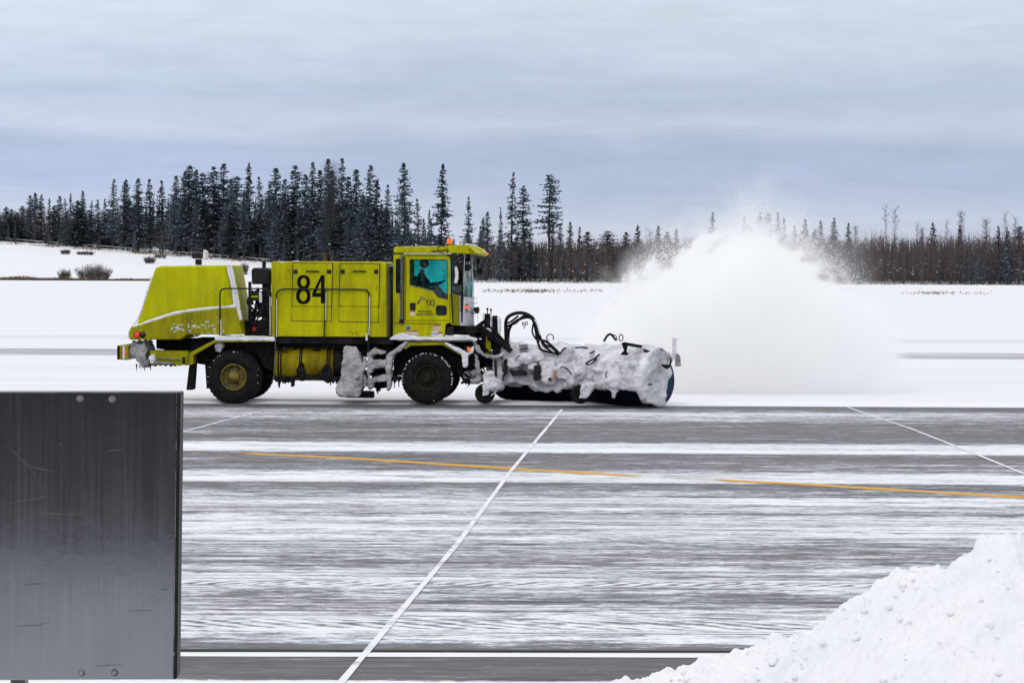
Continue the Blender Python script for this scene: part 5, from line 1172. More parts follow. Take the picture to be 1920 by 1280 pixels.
    # interior
    m = MB(); m.prism(UP([(772, 575), (773, 520), (776, 517), (781, 519), (783, 557), (806, 560), (806, 575)], .5), .45, 1.0); part('driver_seat', 'seat_cloth', m, .03)
    m = MB(); m.prism(UP([(838, 551), (866, 547), (866, 575), (834, 575)], .3), .25, WID - .3); part('dashboard', 'black', m, .02)
    sw = MB(); c = Vector(U3(819, 535, .72)); tilt = R(58); ax = Vector((math.cos(tilt), 0, -math.sin(tilt))); e1 = Vector((0, 1, 0)); e2 = ax.cross(e1)
    sw.tube([c + (e1 * math.cos(t) + e2 * math.sin(t)) * .22 for t in np.linspace(0, 2 * math.pi, 33)], .016, 8)
    for a in (0, 2.1, 4.2): sw.tube([c, c + (e1 * math.cos(a) + e2 * math.sin(a)) * .22], .012, 6)
    sw.tube([c, c + ax * .45], .03, 8); part('steering_wheel', 'black', sw)
    return c, e1, e2
SW = cab()

# ---- the driver, seated, both hands on the wheel
def person():
    hip = Vector(U3(789, 556, .72)); root_loc = TM @ hip
    root = empty('person', root_loc, YAW); tag(root, 'driver in dark clothing sitting in the cab with hands on the steering wheel', 'person')
    def skinned(name, verts, edges, rad, mats, sub=2, rootv=0):
        me = bpy.data.meshes.new(name); me.from_pydata([tuple(v) for v in verts], edges, []); o = bpy.data.objects.new(name, me); COL.objects.link(o); o.parent = root
        for m_ in mats: me.materials.append(MT[m_])
        sk = o.modifiers.new('skin', 'SKIN'); sk.use_smooth_shade = True
        bpy.context.view_layer.update()
        for i, r in enumerate(rad): me.skin_vertices[0].data[i].radius = r if isinstance(r, tuple) else (r, r)
        me.skin_vertices[0].data[rootv].use_root = True
        ss = o.modifiers.new('sub', 'SUBSURF'); ss.levels = sub; ss.render_levels = sub
        return o
    c, e1, e2 = SW; rel = c - hip
    V = [Vector((0, 0, .06)), Vector((-.01, 0, .26)), Vector((0, 0, .44)), Vector((.02, 0, .56)), Vector((.05, 0, .64))]
    Ed = [(0, 1), (1, 2), (2, 3), (3, 4)]; Rd = [(.17, .15), (.17, .13), (.19, .13), (.09, .08), (.055, .055)]
    hands = []
    for s in (-1, 1):
        grip = rel + (e1 * (s * .80) + e2 * .55) * .22
        sh = Vector((.01, s * .19, .48)); el = Vector((.20, s * .25, .26)); wr = grip + Vector((-.07, 0, -.005))
        n = len(V); V += [sh, el, wr]; Ed += [(2, n), (n, n + 1), (n + 1, n + 2)]; Rd += [.075, .05, .035]
        kn = Vector((.44, s * .12, .05)); an = Vector((.52, s * .12, -.38)); to = Vector((.68, s * .12, -.42))
        n = len(V); V += [kn, an, to]; Ed += [(0, n), (n, n + 1), (n + 1, n + 2)]; Rd += [.085, .05, .04]; hands.append((s, grip, wr))
    skinned('body', V, Ed, Rd, ['jacket'])
    # head with brow, nose, jaw and ears as one lathe-like surface
    h = MB(); hc = Vector((.075, 0, .765)); n1, n2 = 18, 24; vs = []; fs = []
    for i in range(n1 + 1):
        th = math.pi * i / n1
        for j in range(n2):
            ph = 2 * math.pi * j / n2; dx, dy, dz = math.sin(th) * math.cos(ph), math.sin(th) * math.sin(ph), math.cos(th)
            x, y, z = dx * .098, dy * .078, dz * .122
            if dz < 0: x *= 1 + .12 * dz * (dx < 0); y *= 1 + .25 * dz
            front = max(0, dx) ** 6
            x += front * (.030 * math.exp(-((z + .012) / .022) ** 2) * math.exp(-(y / .016) ** 2) + .008 * math.exp(-((z + .06) / .012) ** 2) + .012 * math.exp(-((z + .095) / .02) ** 2) - .008 * math.exp(-((z - .012) / .012) ** 2) * math.exp(-((abs(y) - .032) / .014) ** 2))
            if abs(dy) > .93 and abs(z) < .035 and abs(dx) < .35: y *= 1.16
            vs.append((hc.x + x, hc.y + y, hc.z + z))
    for i in range(n1):
        for j in range(n2): q = (j + 1) % n2; fs.append((i * n2 + j, i * n2 + q, (i + 1) * n2 + q, (i + 1) * n2 + j))
    h.add(vs, fs); hd = h.build('head', 'skin', root, smooth=True)
    for s in (-1, 1): MB().ball((hc.x + .083, s * .032, hc.z + .012), .012, 0, 6).build('eye', 'white_paint', hd)
    hr = MB(); vv = [Vector(v) for v in vs]; hr.add([hc + (v - hc) * 1.09 for v in vv if True], [f for f in fs if all((vs[i][2] - hc.z > .035) or (vs[i][0] < hc.x - .005 and vs[i][2] - hc.z > -.07) for i in f)]); hr.build('hair', 'hair', root)
    for s, g, wr in hands:
        V = [wr, g + Vector((-.035, 0, .012))]; Ed = [(0, 1)]; Rd = [(.03, .022), (.04, .016)]
        for k in range(4):
            off = Vector((0, (k - 1.5) * .021, 0)); n = len(V); L = (.9, 1.0, .95, .75)[k]
            V += [g + off + Vector((-.012, 0, .024)), g + off + Vector((.024 * L, 0, .016)), g + off + Vector((.022 * L, 0, -.018))]; Ed += [(1, n), (n, n + 1), (n + 1, n + 2)]; Rd += [.010, .009, .008]
        n = len(V); V += [g + Vector((-.02, -s * .035, -.005)), g + Vector((.01, -s * .045, -.02))]; Ed += [(1, n), (n, n + 1)]; Rd += [.011, .009]
        skinned('hand', V, Ed, Rd, ['skin'], 1)
person()

# ---- hitch, hoses and broom
def hitch():
    m = MB(); y = .55
    m.prism(UP([(906.5, 588), (921, 588), (921, 664), (907, 664)], y), y - .1, y + .1); m.prism(UP([(923, 592), (931, 592), (937, 596), (938, 664), (923, 664)], y), y - .05, y + .3)
    for px, py in ((914, 579), (920.5, 580.5)): T([(px, 590, y), (px, py, y)], .014, 6, mb=m, sub=1); m.ball(U3(px, py, y), .028, 0, 5)
    m.prism(UP([(838, 608), (890, 612), (906, 600), (906, 620), (880, 628), (838, 626)], .7), .5, 1.6)
    m.prism(UP([(906, 612), (938, 634), (962, 655), (956, 662), (930, 642), (902, 624)], .3), .25, .4); m.prism(UP([(880, 620), (920, 616), (950, 640), (944, 650), (915, 634), (880, 634)], .9), .85, 1.0)
    for z in (640, 670, 700): m.prism(UP([(884, z), (940, z - 4), (940, z + 14), (884, z + 16)], 1.0), .8, 1.6)
    rn = random.Random(21)
    for i in range(50):
        px, z = rn.uniform(862, 935), rn.uniform(615, 712); a = Vector(U3(px, z, rn.uniform(.25, .9))); m.tube([a, a + Vector((rn.uniform(-.25, .25), rn.uniform(-.1, .15), rn.uniform(-.25, .25)))], rn.uniform(.012, .035), 6)
    part('hitch_frame', 'chassis', m, .006)
    m = MB(); m.prism(UP([(911, 628), (920.5, 628), (920.5, 664), (911, 664)], .43), .42, .46); part('yellow_post', 'lime_dirty', m)
    m = MB(); m.prism(UP([(905.5, 588), (908, 587), (908, 612), (905.5, 611)], .43), .40, .66); m.prism(UP([(919, 588), (921.5, 588), (921.5, 616), (919.5, 616)], .43), .40, .66); m.prism(UP([(932, 594), (938, 595), (939, 615), (936, 640), (933, 615)], .45), .42, .7); m.prism(UP([(908, 615), (921, 614), (922, 624), (911, 623)], .4), .38, .55); cake(part('post_snow', 'clean_cake', m), .016, ((.1, .02),), 1)
    m = MB(); T([(888, 634, .15), (893, 650, .12), (903, 662, .1), (917, 669, .1), (935, 668, .1), (946, 661, .15)], .04, 8, mb=m); m.prism(UP([(889, 662), (897, 668), (900, 700), (893, 700)], .2), .15, .3)
    m.prism(UP([(925, 668), (938, 668), (944, 700), (938, 716), (928, 715), (925, 690)], .2), .15, .4); T([(884, 700, .3), (894, 697, .3), (897, 712, .3), (882, 716, .3)], .07, 8, mb=m)
    m.prism(UP([(868, 696), (890, 692), (898, 706), (892, 718), (872, 716)], .5), .4, .9)
    o = part('hitch_ice', 'grey_ice', m, label='grey frozen snow on the hitch'); cake(o, .022, ((.2, .06), (.07, .03)), 1)
    part('hitch_lamp_bracket', 'black', MB().prism(UP([(838, 612), (850, 612), (850, 629), (838, 629)], .12), .1, .5), .01)
    # hoses: a tall loop, then down onto the broom head
    hs = [([(950, 650, .6), (948.5, 625, .6), (948.5, 604, .6), (953, 594, .6), (964, 588, .6), (977, 586.5, .6), (990, 590, .6), (1001, 599, .6), (1007, 614, .6), (1013, 636, .55), (1025, 651, .45), (1048, 664, .4)], .040),
          ([(955, 655, .7), (953, 628, .7), (957, 612, .7), (966, 603, .7), (980, 596, .7), (993, 595, .7), (1003, 604, .7), (1009, 622, .6), (1018, 643, .55), (1036, 655, .5)], .034),
          ([(952, 645, .5), (950, 615, .5), (957, 609, .5), (967, 605, .5), (978, 595, .5), (988, 591, .5), (999, 600, .5), (1004, 618, .5), (1008, 640, .4), (1016, 656, .35), (1040, 662, .35)], .028),
          ([(948, 606, .55), (956, 604, .55), (964, 598, .6), (972, 592, .6)], .022), ([(1000, 606, .45), (998, 622, .45), (1004, 634, .45), (1012, 640, .5)], .020),
          ([(1014, 638, .6), (1024, 640, .6), (1034, 648, .6), (1046, 660, .5)], .03), ([(1022, 650, .3), (1032, 648, .3), (1042, 655, .3), (1050, 664, .3)], .024),
          ([(905, 622, .3), (925, 630, .25), (942, 645, .25), (955, 658, .3)], .03), ([(895, 616, .5), (915, 612, .4), (935, 628, .4), (955, 650, .4)], .026)]
    m = MB()
    for pts, r in hs: T(pts, r, 8, mb=m, sub=5)
    o = part('hydraulic_hoses', 'rubber', m)
    m = MB(); T([(1002, 598, .52), (1008, 610, .52), (1013, 628, .5)], .022, 6, mb=m); T([(962, 607, .66), (970, 601, .66)], .018, 6, mb=m); T([(1027, 650, .33), (1040, 660, .33)], .018, 6, mb=m); T([(1012, 638, .4), (1018, 655, .33)], .016, 6, mb=m); T([(955, 634, .55), (957, 646, .55)], .03, 6, mb=m)
    cake(m.build('rime', 'clean_cake', o), .014, ((.06, .012),), 1)
    m = MB()
    for px, a, b in ((982, 603, 616), (985, 603, 611), (979, 604, 610), (988, 602, 609)): T([(px, a, .6), (px + .8, b, .6)], .012, 5, mb=m, sub=1)
    m.build('icicle', 'rubber', o)
    for cx_, cy_, r in ((1031.5, 633, 6.5), (1164.5, 633, 5)): m = MB(); T([(cx_ + r * math.cos(t) * (1 if r > 6 else .75), cy_ - r * math.sin(t) * (1 if r > 6 else 1.2), .6) for t in np.linspace(-.6, 4.2 if r > 6 else 5.6, 9)], .012, 6, mb=m, sub=3); part('lifting_ring', 'black', m)
hitch()

def broom():
    PHI = R(38); r = .585
    A = Vector(U3(1239, 0, -.15)); A.z = r + .012; L = 4.55
    ax = Vector((-math.cos(PHI), math.sin(PHI), 0)); lat = Vector((math.sin(PHI), math.cos(PHI), 0)); upv = Vector((0, 0, 1))
    B = A + ax * L
    def P(t, a, rr): return A + ax * t + (lat * math.cos(a) + upv * math.sin(a)) * rr
    # bristles: a ribbed blue-black drum with an end disc
    m = MB(); n = 64; vs = []; fs = []; K = 60
    for i in range(K + 1):
        rr = r * (1.0 if i % 2 else .965)
        for j in range(n): vs.append(P(L * i / K, 2 * math.pi * j / n, rr * (1 + .008 * math.sin(j * 2.4 + i))))
    for i in range(K):
        for j in range(n): q = (j + 1) % n; fs.append((i * n + j, i * n + q, (i + 1) * n + q, (i + 1) * n + j))
    fs += [tuple(range(n)), tuple(K * n + j for j in range(n))]; m.add(vs, fs)
    br = part('broom_drum', simple('bristle_blue', (.002, .005, .012), (.003, .012, .032), 3, .9, bump=.6, bscale=60, spec=.1), m, label='dark blue bristle drum')
    m = MB(); vs = [P(-.02, 2 * math.pi * j / 48, r * .96) for j in range(48)] + [P(-.03, 2 * math.pi * j / 48, r * .42) for j in range(48)]
    m.add(vs, [(j, (j + 1) % 48, 48 + (j + 1) % 48, 48 + j) for j in range(48)] + [tuple(range(48, 96))]); m.build('end_disc', simple('disc_blue', (.005, .035, .11), (.008, .02, .05), 4, .5, spec=.2), br)
    # hood crust: a shell round the drum, melted and lumped
    m = MB(); vs = []; fs = []; prof = [(R(62), .64), (R(74), .74), (R(90), .80), (R(110), .80), (R(135), .80), (R(158), .80), (R(174), .80), (R(186), .79), (R(194), .77)]
    inner = [(a, q - .14) for a, q in prof]; ring = prof + inner[::-1]; k = len(ring)
    K = 26
    for i in range(K + 1):
        t = -.10 + (L + .1) * i / K
        sag = .06 * mnoise.noise(Vector((t * 2.2, 0, 7)))
        for (a, q) in ring: vs.append(P(t, a + (sag if a > R(190) else 0), q * (1 + .03 * mnoise.noise(Vector((t * 1.5, a, 1))))))
    for i in range(K):
        for j in range(k): q = (j + 1) % k; fs.append((i * k + j, i * k + q, (i + 1) * k + q, (i + 1) * k + j))
    fs += [tuple(range(k)), tuple(K * k + j for j in range(k))]; m.add(vs, fs)
    # near end plate of the hood, opened at the top
    ep = [P(-.10, a, q) for a, q in [(R(62), .70), (R(90), .78), (R(135), .80), (R(178), .80), (R(198), .78), (R(222), .70), (R(250), .60), (R(272), .58), (R(282), .50), (R(310), .28), (R(350), .24), (R(22), .36), (R(45), .52), (R(55), .66)]]
    n = len(ep); m.add(ep + [p + ax * .14 for p in ep], [tuple(range(n)), tuple(n + j for j in reversed(range(n)))] + [(j, (j + 1) % n, n + (j + 1) % n, n + j) for j in range(n)])
    rn = random.Random(31)
    for i in range(34):
        t = rn.uniform(.0, 3.7); a = R(rn.uniform(125, 190)); q = rn.uniform(.74, .84); c = P(t, a, q); m.ball(tuple(c), rn.choice((.07, .09, .12, .16, .2)) * rn.uniform(.8, 1.2), 0, 6, (rn.uniform(.9, 1.5), 1, rn.uniform(.7, 1.1)))
    o = part('broom_hood', 'caked_snow', m, label='broom hood buried in a lumpy crust of snow'); cake(o, .03, ((.55, .14), (.2, .05), (.07, .018)), 2)
    # push frame and its crust, measured in the photo
    m = MB()
    m.prism(UP([(944, 658), (952, 650), (966, 655), (985, 655), (1000, 650), (1020, 660), (1048, 666), (1062, 652), (1072, 648), (1085, 700), (1078, 728), (1060, 728), (1046, 736), (1036, 731), (1022, 734), (1005, 730), (990, 722), (965, 716), (945, 722), (940, 700)], .45), .42, 1.0)
    m.prism(UP([(905, 705), (912, 697), (925, 698), (934, 712), (944, 716), (944, 726), (930, 733), (917, 731), (907, 722)], .1), .05, .6)
    m.prism(UP([(1012, 680), (1040, 676), (1038, 715), (1014, 714)], .35), .25, .6); m.prism(UP([(1040, 690), (1064, 684), (1070, 700), (1060, 712), (1044, 710)], .3), .22, .6)
    for (px, py, rr) in ((1052, 696, .16), (1088, 700, .22), (1105, 690, .2), (1130, 706, .18), (1075, 714, .16), (985, 672, .16), (1008, 666, .15), (962, 684, .15), (1000, 690, .13), (1030, 712, .15), (1118, 668, .15)): m.ball(U3(px, py, .35), rr, 0, 6, (1.2, .8, .9))
    o = part('push_frame', 'caked_snow', m, label='push frame of the broom under lumpy snow'); cake(o, .028, ((.35, .10), (.13, .045), (.05, .016)), 1)
    m = MB(); m.prism(UP([(955, 695), (978, 692), (988, 696), (988, 704), (960, 704)], .3), .22, .5); T([(985, 700, .25), (1000, 700.5, .25), (1020, 700.5, .25)], .012, 6, mb=m); m.prism(UP([(1000, 698), (1012, 698), (1012, 712), (1000, 712)], .2), .12, .45); m.prism(UP([(944, 676), (950, 672), (951, 700), (945, 706)], .3), .3, .5); m.prism(UP([(926, 676), (931, 674), (932, 704), (928, 708)], .1), .1, .3); m.prism(UP([(1001, 685), (1013, 683), (1015, 697), (1002, 698)], .3), .2, .45); T([(975, 695, .3), (967, 688, .25), (966, 676, .25), (973, 667, .25), (978, 669, .25)], .012, 6, mb=m); T([(969, 689, .25), (980, 685, .22), (984, 678, .22)], .011, 6, mb=m); T([(955, 692, .24), (965, 689, .22), (983, 690, .22)], .014, 6, mb=m)  # dark plates stand in for shaded openings in the push frame crust
    m.prism(UP([(1028, 708), (1034, 708), (1034, 713), (1028, 713)], .2), .18, .3); part('recess_plates_and_rods', 'black', m, .004)
    m = MB(); m.prism(UP([(972, 646), (988, 645.5), (990, 652), (975, 653)], .5), .35, .8); m.prism(UP([(974, 655), (988, 655), (987, 657.5), (975, 657.5)], .3), .28, .8); part('mount_plate', 'grey', m)
    part('reflector', 'sticker_orange', MB().prism(UP([(1038, 694), (1041, 694), (1041, 709), (1038, 709)], .15), .14, .2))
    # caster wheels with crusted forks
    for px, py, rp, y, lab in ((909, 737.5, 18.5, .10, 'caster wheel at the truck end of the frame'), (1088, 739, 17.5, -.35, 'caster wheel under the middle of the broom hood')):
        a = U(px, py, y); w_ = empty('caster_wheel', (a[0], y, a[1]), 0, truck); w_['label'] = lab; rr = rp / 80.5
        MB().lathe([(0, rr * .45), (-.02, rr * .7), (0, rr * .92), (.05, rr), (.13, rr), (.18, rr * .92), (.2, rr * .7), (.18, rr * .45)], (0, 0, 0), 40, 'Y').build('tyre', 'rubber', w_, smooth=False)
        MB().lathe([(.0, rr * .45), (.03, rr * .3), (.02, .01)], (0, 0, 0), 20, 'Y').build('hub', 'rim_dark', w_)
    FORK = lambda mm, lab: cake(part('caster_fork', 'caked_snow', mm, label=lab), .022, ((.16, .05), (.06, .025)), 1)
    FORK(MB().prism(UP([(1090, 722), (1105, 716), (1117, 720), (1108, 738), (1098, 746), (1086, 746), (1088, 734)], -.4), -.46, -.05), 'caster fork under packed snow'); FORK(MB().prism(UP([(904, 722), (918, 722), (918, 738), (914, 742), (906, 741)], .05), .02, .3), 'caster fork under packed snow')
    m = MB(); m.prism(UP([(1133, 722), (1170, 718), (1164, 730), (1156, 734), (1153, 745), (1149, 745), (1145, 732), (1134, 728)], -.2), -.3, .1)
    cake(part('snow_lump', 'caked_snow', m, label='lump of snow hanging from the broom hood'), .022, ((.16, .05), (.06, .025)), 1)
    m = MB(); T([(921, 741, .08), (926, 737, .08), (931, 731, .08)], .014, 6, mb=m); part('wheel_rime', 'clean_cake', m)
    m = MB()  # short black tubes drawn in for the dark shaded gaps of the crust
    for pts, rr in (([(1098, 682, -.1), (1107, 676, -.15), (1114, 673, -.15), (1124, 664, -.1)], .022), ([(1100, 684, -.1), (1110, 681, -.16), (1119, 672, -.14)], .018)): T(pts, rr, 6, mb=m)
    part('dark_gap_tube', 'black', m)
    for pts, rr in (([(1078, 652, .5), (1090, 651, .5), (1102, 652, .5)], .020), ([(1050, 664, .35), (1056, 655, .4), (1064, 652, .45), (1072, 656, .4)], .022), ([(1060, 690, .05), (1066, 694, .02), (1072, 702, .02)], .016), ([(1204, 720, -.55), (1213, 720, -.56), (1222, 720.5, -.55)], .02), ([(1138, 696, -.32), (1136, 702, -.34), (1137, 708, -.33)], .014), ([(1050, 690, .02), (1057, 687, .0), (1063, 691, .0)], .014), ([(1106, 663, .2), (1112, 659, .2), (1118, 658, .25)], .018)): m = MB(); T(pts, rr, 6, mb=m); part('dark_gap_tube', 'black', m)
    # bracket arm, stake, lamp
    m = MB(); m.prism(UP([(1165, 643), (1171, 641), (1176, 642), (1204, 647), (1203, 652.5), (1177, 648), (1175, 659), (1179, 663), (1176, 665.5), (1163, 665), (1170, 657)], -.4), -.5, -.35); m.prism(UP([(1204, 652), (1222, 659), (1221, 664), (1210, 663)], -.4), -.5, -.4); T([(1132, 640, .2), (1139, 629, .2), (1146, 627, .2), (1155, 638, .2)], .03, 6, mb=m); T([(1148, 627, .2), (1155, 630, .2), (1157, 639, .2)], .012, 6, mb=m)
    part('lift_arm', 'rubber', m, .008)
    m = MB(); m.prism(UP([(1261.5, 636), (1259, 634.5), (1259.5, 633), (1270, 633), (1270.5, 635), (1268.5, 637), (1267, 668), (1260, 680), (1260, 660)], -.1), -.15, .05); st = part('marker_stake', 'clean_cake', m, .008, label='pale stake standing up at the end of the broom')
    cake(st, .016, ((.1, .012),), 0)
    m = MB(); m.prism(UP([(1267, 662), (1273, 664), (1276, 671), (1275, 677), (1278, 686), (1266, 686), (1266, 672)], .2), .1, .35); cake(part('end_lamp', 'grey_ice', m), .018, ((.08, .02),), 0)
    # solid dark slab stands in for the shaded hollow in the hood end
    m = MB(); m.prism(UP([(1238, 682), (1255, 684), (1258, 664), (1260, 676), (1257, 688), (1250, 692), (1243, 688)], -.36), -.40, -.3); part('hood_opening_shade', 'bristle' if 'bristle' in MT else 'chassis', m)
broom()
# ================================================================== BLOWN SNOW, SMOKE
def plume():
    YP, HW = 69.0, 6.0
    xa, xb = at(1030, 500, YP).x, at(1790, 500, YP).x
    prof = [(1030, 690), (1075, 650), (1110, 615), (1150, 572), (1190, 534), (1235, 500), (1280, 474), (1315, 458), (1345, 448), (1380, 430), (1405, 404), (1440, 416), (1475, 432), (1500, 450), (1530, 478), (1565, 502), (1605, 528), (1640, 570), (1690, 640), (1740, 710), (1790, 750)]
    HM = 7.2
    m = bpy.data.materials.new('blown_snow'); m.use_nodes = True; nt = m.node_tree; nt.nodes.clear(); L = nt.links.new
    out = nt.nodes.new('ShaderNodeOutputMaterial'); pv = nt.nodes.new('ShaderNodeVolumePrincipled'); L(pv.outputs[0], out.inputs['Volume'])
    pv.inputs['Color'].default_value = (.996, .997, .995, 1); pv.inputs['Anisotropy'].default_value = 0.0
    tc = nt.nodes.new('ShaderNodeTexCoord'); sep = nt.nodes.new('ShaderNodeSeparateXYZ'); L(tc.outputs['Object'], sep.inputs[0]); x, y, z = sep.outputs
    u = mth(nt, 'DIVIDE', x, xb - xa, clamp=True)
    hgt = ramp(nt, u, [((at(a, 500, YP).x - xa) / (xb - xa), at(a, b, YP).z / HM) for a, b in prof])
    H = mth(nt, 'MULTIPLY', hgt, HM)
    yn = mth(nt, 'DIVIDE', y, HW); y2 = mth(nt, 'MULTIPLY', yn, yn)
    core_prof = [(1030, 700), (1075, 645), (1110, 606), (1150, 560), (1200, 513), (1250, 482), (1300, 462), (1345, 450), (1372, 456), (1400, 447), (1425, 436), (1450, 444), (1480, 470), (1540, 508), (1605, 540), (1660, 600), (1720, 690), (1790, 750)]
    HC = mth(nt, 'MULTIPLY', ramp(nt, u, [((at(a, 500, YP).x - xa) / (xb - xa), at(a, b, YP).z / HM) for a, b in core_prof]), HM)
    Hy = mth(nt, 'SUBTRACT', H, mth(nt, 'MULTIPLY', y2, 1.1))
    n1 = nz(nt, coords(nt, (.9, .12, .9)), 1.0, 3, .55, .8); 
    rot = nt.nodes.new('ShaderNodeMapping'); rot.inputs['Rotation'].default_value = (0, R(40), 0); rot.inputs['Scale'].default_value = (.55, .8, 2.6); L(tc.outputs['Object'], rot.inputs[0])
    ox = at(1190, 500, YP).x - xa
    dx_ = mth(nt, 'SUBTRACT', x, ox); ang = mth(nt, 'ARCTAN2', mth(nt, 'ADD', z, .6), dx_); rr_ = mth(nt, 'SQRT', mth(nt, 'ADD', mth(nt, 'MULTIPLY', dx_, dx_), mth(nt, 'MULTIPLY', z, z)))
    pc = nt.nodes.new('ShaderNodeCombineXYZ'); L(mth(nt, 'MULTIPLY', ang, 9.0), pc.inputs[0]); L(mth(nt, 'MULTIPLY', rr_, .75), pc.inputs[1]); L(mth(nt, 'MULTIPLY', y, .10), pc.inputs[2])
    n2 = nz(nt, pc.outputs[0], 1.0, 5, .68, .6)
    e = mth(nt, 'ADD', mth(nt, 'SUBTRACT', Hy, z), mth(nt, 'ADD', mth(nt, 'MULTIPLY', mth(nt, 'SUBTRACT', n1, .5), 1.0), mth(nt, 'MULTIPLY', mth(nt, 'SUBTRACT', n2, .5), 2.2)))
    ec = mth(nt, 'ADD', e, mth(nt, 'SUBTRACT', HC, H))
    veil = N(nt, 'ShaderNodeMapRange', _interpolation_type='SMOOTHSTEP'); L(e, veil.inputs[0]); veil.inputs['From Min'].default_value = -.15; veil.inputs['From Max'].default_value = .5; veil.inputs['To Max'].default_value = .42
    vn = N(nt, 'ShaderNodeMapRange'); L(n2, vn.inputs[0]); vn.inputs['From Min'].default_value = .38; vn.inputs['From Max'].default_value = .66
    core = N(nt, 'ShaderNodeMapRange', _interpolation_type='SMOOTHSTEP'); L(ec, core.inputs[0]); core.inputs['From Min'].default_value = -.1; core.inputs['From Max'].default_value = .55; core.inputs['To Max'].default_value = 1.6
    halo = N(nt, 'ShaderNodeMapRange', _interpolation_type='SMOOTHSTEP'); L(e, halo.inputs[0]); halo.inputs['From Min'].default_value = -1.5; halo.inputs['From Max'].default_value = .2; halo.inputs['To Max'].default_value = .07
    # thins out to the sides at the ground
    side = N(nt, 'ShaderNodeMapRange', _interpolation_type='SMOOTHSTEP'); L(mth(nt, 'ADD', u, mth(nt, 'MULTIPLY', mth(nt, 'SUBTRACT', n1, .5), .25)), side.inputs[0]); side.inputs['From Min'].default_value = .96; side.inputs['From Max'].default_value = .60
    lft = N(nt, 'ShaderNodeMapRange', _interpolation_type='SMOOTHSTEP'); L(u, lft.inputs[0]); lft.inputs['From Min'].default_value = .0; lft.inputs['From Max'].default_value = .16
    d = mth(nt, 'ADD', core.outputs[0], mth(nt, 'MULTIPLY', halo.outputs[0], mth(nt, 'MULTIPLY', n2, 2.0)))
    d = mth(nt, 'ADD', d, mth(nt, 'MULTIPLY', veil.outputs[0], vn.outputs[0]))
    d = mth(nt, 'MULTIPLY', mth(nt, 'MULTIPLY', d, lft.outputs[0]), mth(nt, 'POWER', side.outputs[0], 1.6)); L(d, pv.inputs['Density'])
    ed_ = N(nt, 'ShaderNodeMapRange', _interpolation_type='SMOOTHSTEP'); L(mth(nt, 'ABSOLUTE', yn), ed_.inputs[0]); ed_.inputs['From Min'].default_value = .8; ed_.inputs['From Max'].default_value = .5
    L(mth(nt, 'MULTIPLY', d, ed_.outputs[0]), pv.inputs['Density'])
    base = Vector((xa, YP, 0.02)); root_mb = MB()
    zt = [(a, min(at(a, b, YP).z + 1.7, HM)) for a, b in prof]
    pts = [(at(a, 500, YP).x - xa, h) for a, h in zt]; poly = [(0, 0)] + pts + [(pts[-1][0], 0)]
    for k in range(len(poly)): pass
    root_mb.prism(poly, -HW * .8, HW * .8)
    o = root_mb.build('snow_plume', m); o.location = base
    tag(o, 'tall white cloud of snow thrown up beyond the broom', 'snow cloud', None, 'stuff')
    # coarser grains flying at the rim
    rn = random.Random(6); g = MB()
    tops = {'x': [at(a, 500, YP).x - xa for a, b in prof], 'z': [at(a, b, YP).z for a, b in prof]}
    def grain(x, y, z, s):
        q = Vector((rn.uniform(-1, 1), rn.uniform(-1, 1), rn.uniform(-1, 1))).normalized() * s; r2 = q.orthogonal().normalized() * s; r3 = q.cross(r2).normalized() * s
        g.add([(x + v.x, y + v.y, z + v.z) for v in (q, r2, r3, -(q + r2 + r3) * .6)], [(0, 1, 2), (0, 1, 3), (1, 2, 3), (0, 2, 3)])
    for i in range(9000):
        px = rn.uniform(1170, 1615); 
        if rn.random() < .35: px = rn.gauss(1215, 35)
        x = at(px, 500, YP).x - xa; h = float(np.interp(x, tops['x'], tops['z'])); off = rn.gauss(-.05, .22) + abs(rn.gauss(0, .18)) * (1.3 if px < 1300 else .9)
        y = rn.uniform(-2.4, 2.4); z = h + off - .25 * (y / 2.4) ** 2
        if z > .2: grain(x, y, z, rn.uniform(.006, .019))
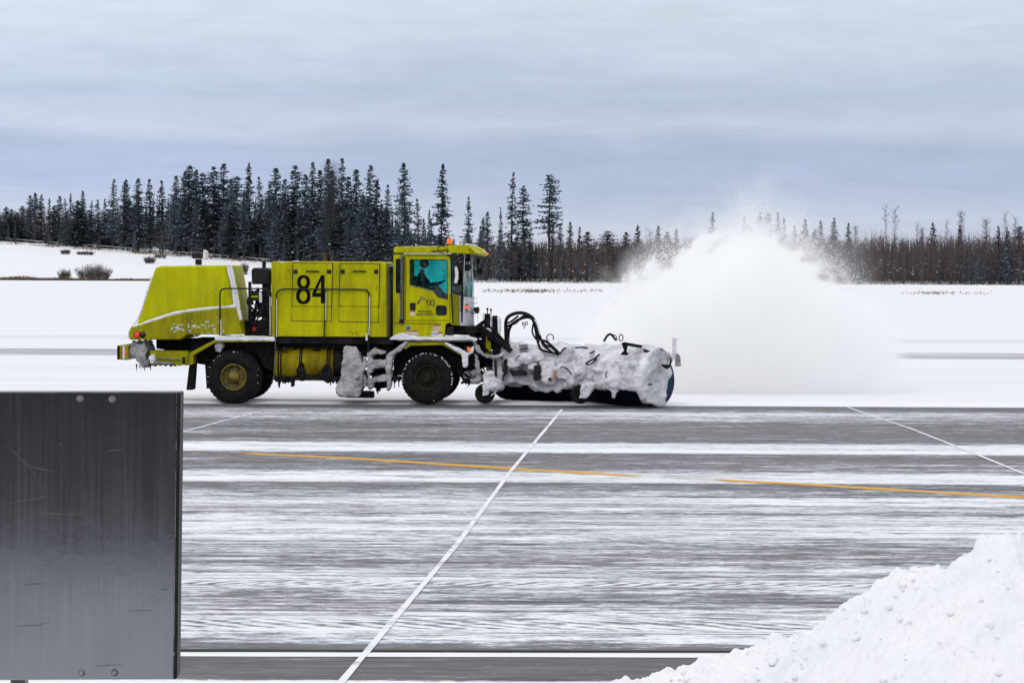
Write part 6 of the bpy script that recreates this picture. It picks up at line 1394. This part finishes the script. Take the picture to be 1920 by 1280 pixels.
    for k in range(44):                                            # wisps torn off the crest
        px0 = rn.uniform(1340, 1520); x0 = at(px0, 500, YP).x - xa; h = float(np.interp(x0, tops['x'], tops['z'])); a = rn.uniform(-.9, .9) if px0 < 1420 else rn.uniform(.2, 1.0); ln = rn.uniform(.3, 1.3)
        if k < 5: px0 = rn.uniform(1388, 1420); x0 = at(px0, 500, YP).x - xa; h = float(np.interp(x0, tops['x'], tops['z'])); a = rn.uniform(-.6, .1); ln = rn.uniform(.9, 1.5)
        for q in range(int(110 * ln)):
            t = rn.random() ** 1.4; grain(x0 + math.sin(a) * t * ln + rn.gauss(0, .035 + .05 * t), rn.uniform(-1, 1), h - .1 + math.cos(a) * t * ln + rn.gauss(0, .04), rn.uniform(.005, .014))
    sp = g.build('flying_grains', 'snow', o); sp['kind'] = 'stuff'
plume()
def smoke():
    p = TM @ Vector(U3(612, 470, 1.2)); H = 2.15
    m = bpy.data.materials.new('soot'); m.use_nodes = True; nt = m.node_tree; nt.nodes.clear(); L = nt.links.new
    out = nt.nodes.new('ShaderNodeOutputMaterial'); pv = nt.nodes.new('ShaderNodeVolumePrincipled'); L(pv.outputs[0], out.inputs['Volume']); pv.inputs['Color'].default_value = (.06, .06, .07, 1)
    tc = nt.nodes.new('ShaderNodeTexCoord'); sep = nt.nodes.new('ShaderNodeSeparateXYZ'); L(tc.outputs['Object'], sep.inputs[0]); x, y, z = sep.outputs
    n = nz(nt, coords(nt, (2.2, 2.2, 1.1)), 1, 4, .6, .8)
    wz = mth(nt, 'MULTIPLY', mth(nt, 'SUBTRACT', n, .5), .5)
    r2 = mth(nt, 'SQRT', mth(nt, 'ADD', mth(nt, 'POWER', mth(nt, 'ADD', mth(nt, 'SUBTRACT', x, mth(nt, 'MULTIPLY', z, .06)), wz), 2), mth(nt, 'POWER', y, 2)))
    rad = mth(nt, 'ADD', .06, mth(nt, 'MULTIPLY', z, .11))
    f = mth(nt, 'SUBTRACT', 1.0, mth(nt, 'DIVIDE', r2, rad), clamp=True)
    fade = ramp(nt, mth(nt, 'DIVIDE', z, H), [(0, .5), (.25, 1.0), (.65, .55), (1.0, 0.0)])
    L(mth(nt, 'MULTIPLY', mth(nt, 'MULTIPLY', f, fade), 14), pv.inputs['Density'])
    o = MB().lathe([(0, .12), (.8, .30), (1.6, .42), (H, .48)], (0, 0, 0), 20, 'Z').build('exhaust_smoke', m); o.location = p
    tag(o, 'thin dark exhaust smoke rising from the engine box pipe', 'smoke', None, 'stuff')
smoke()
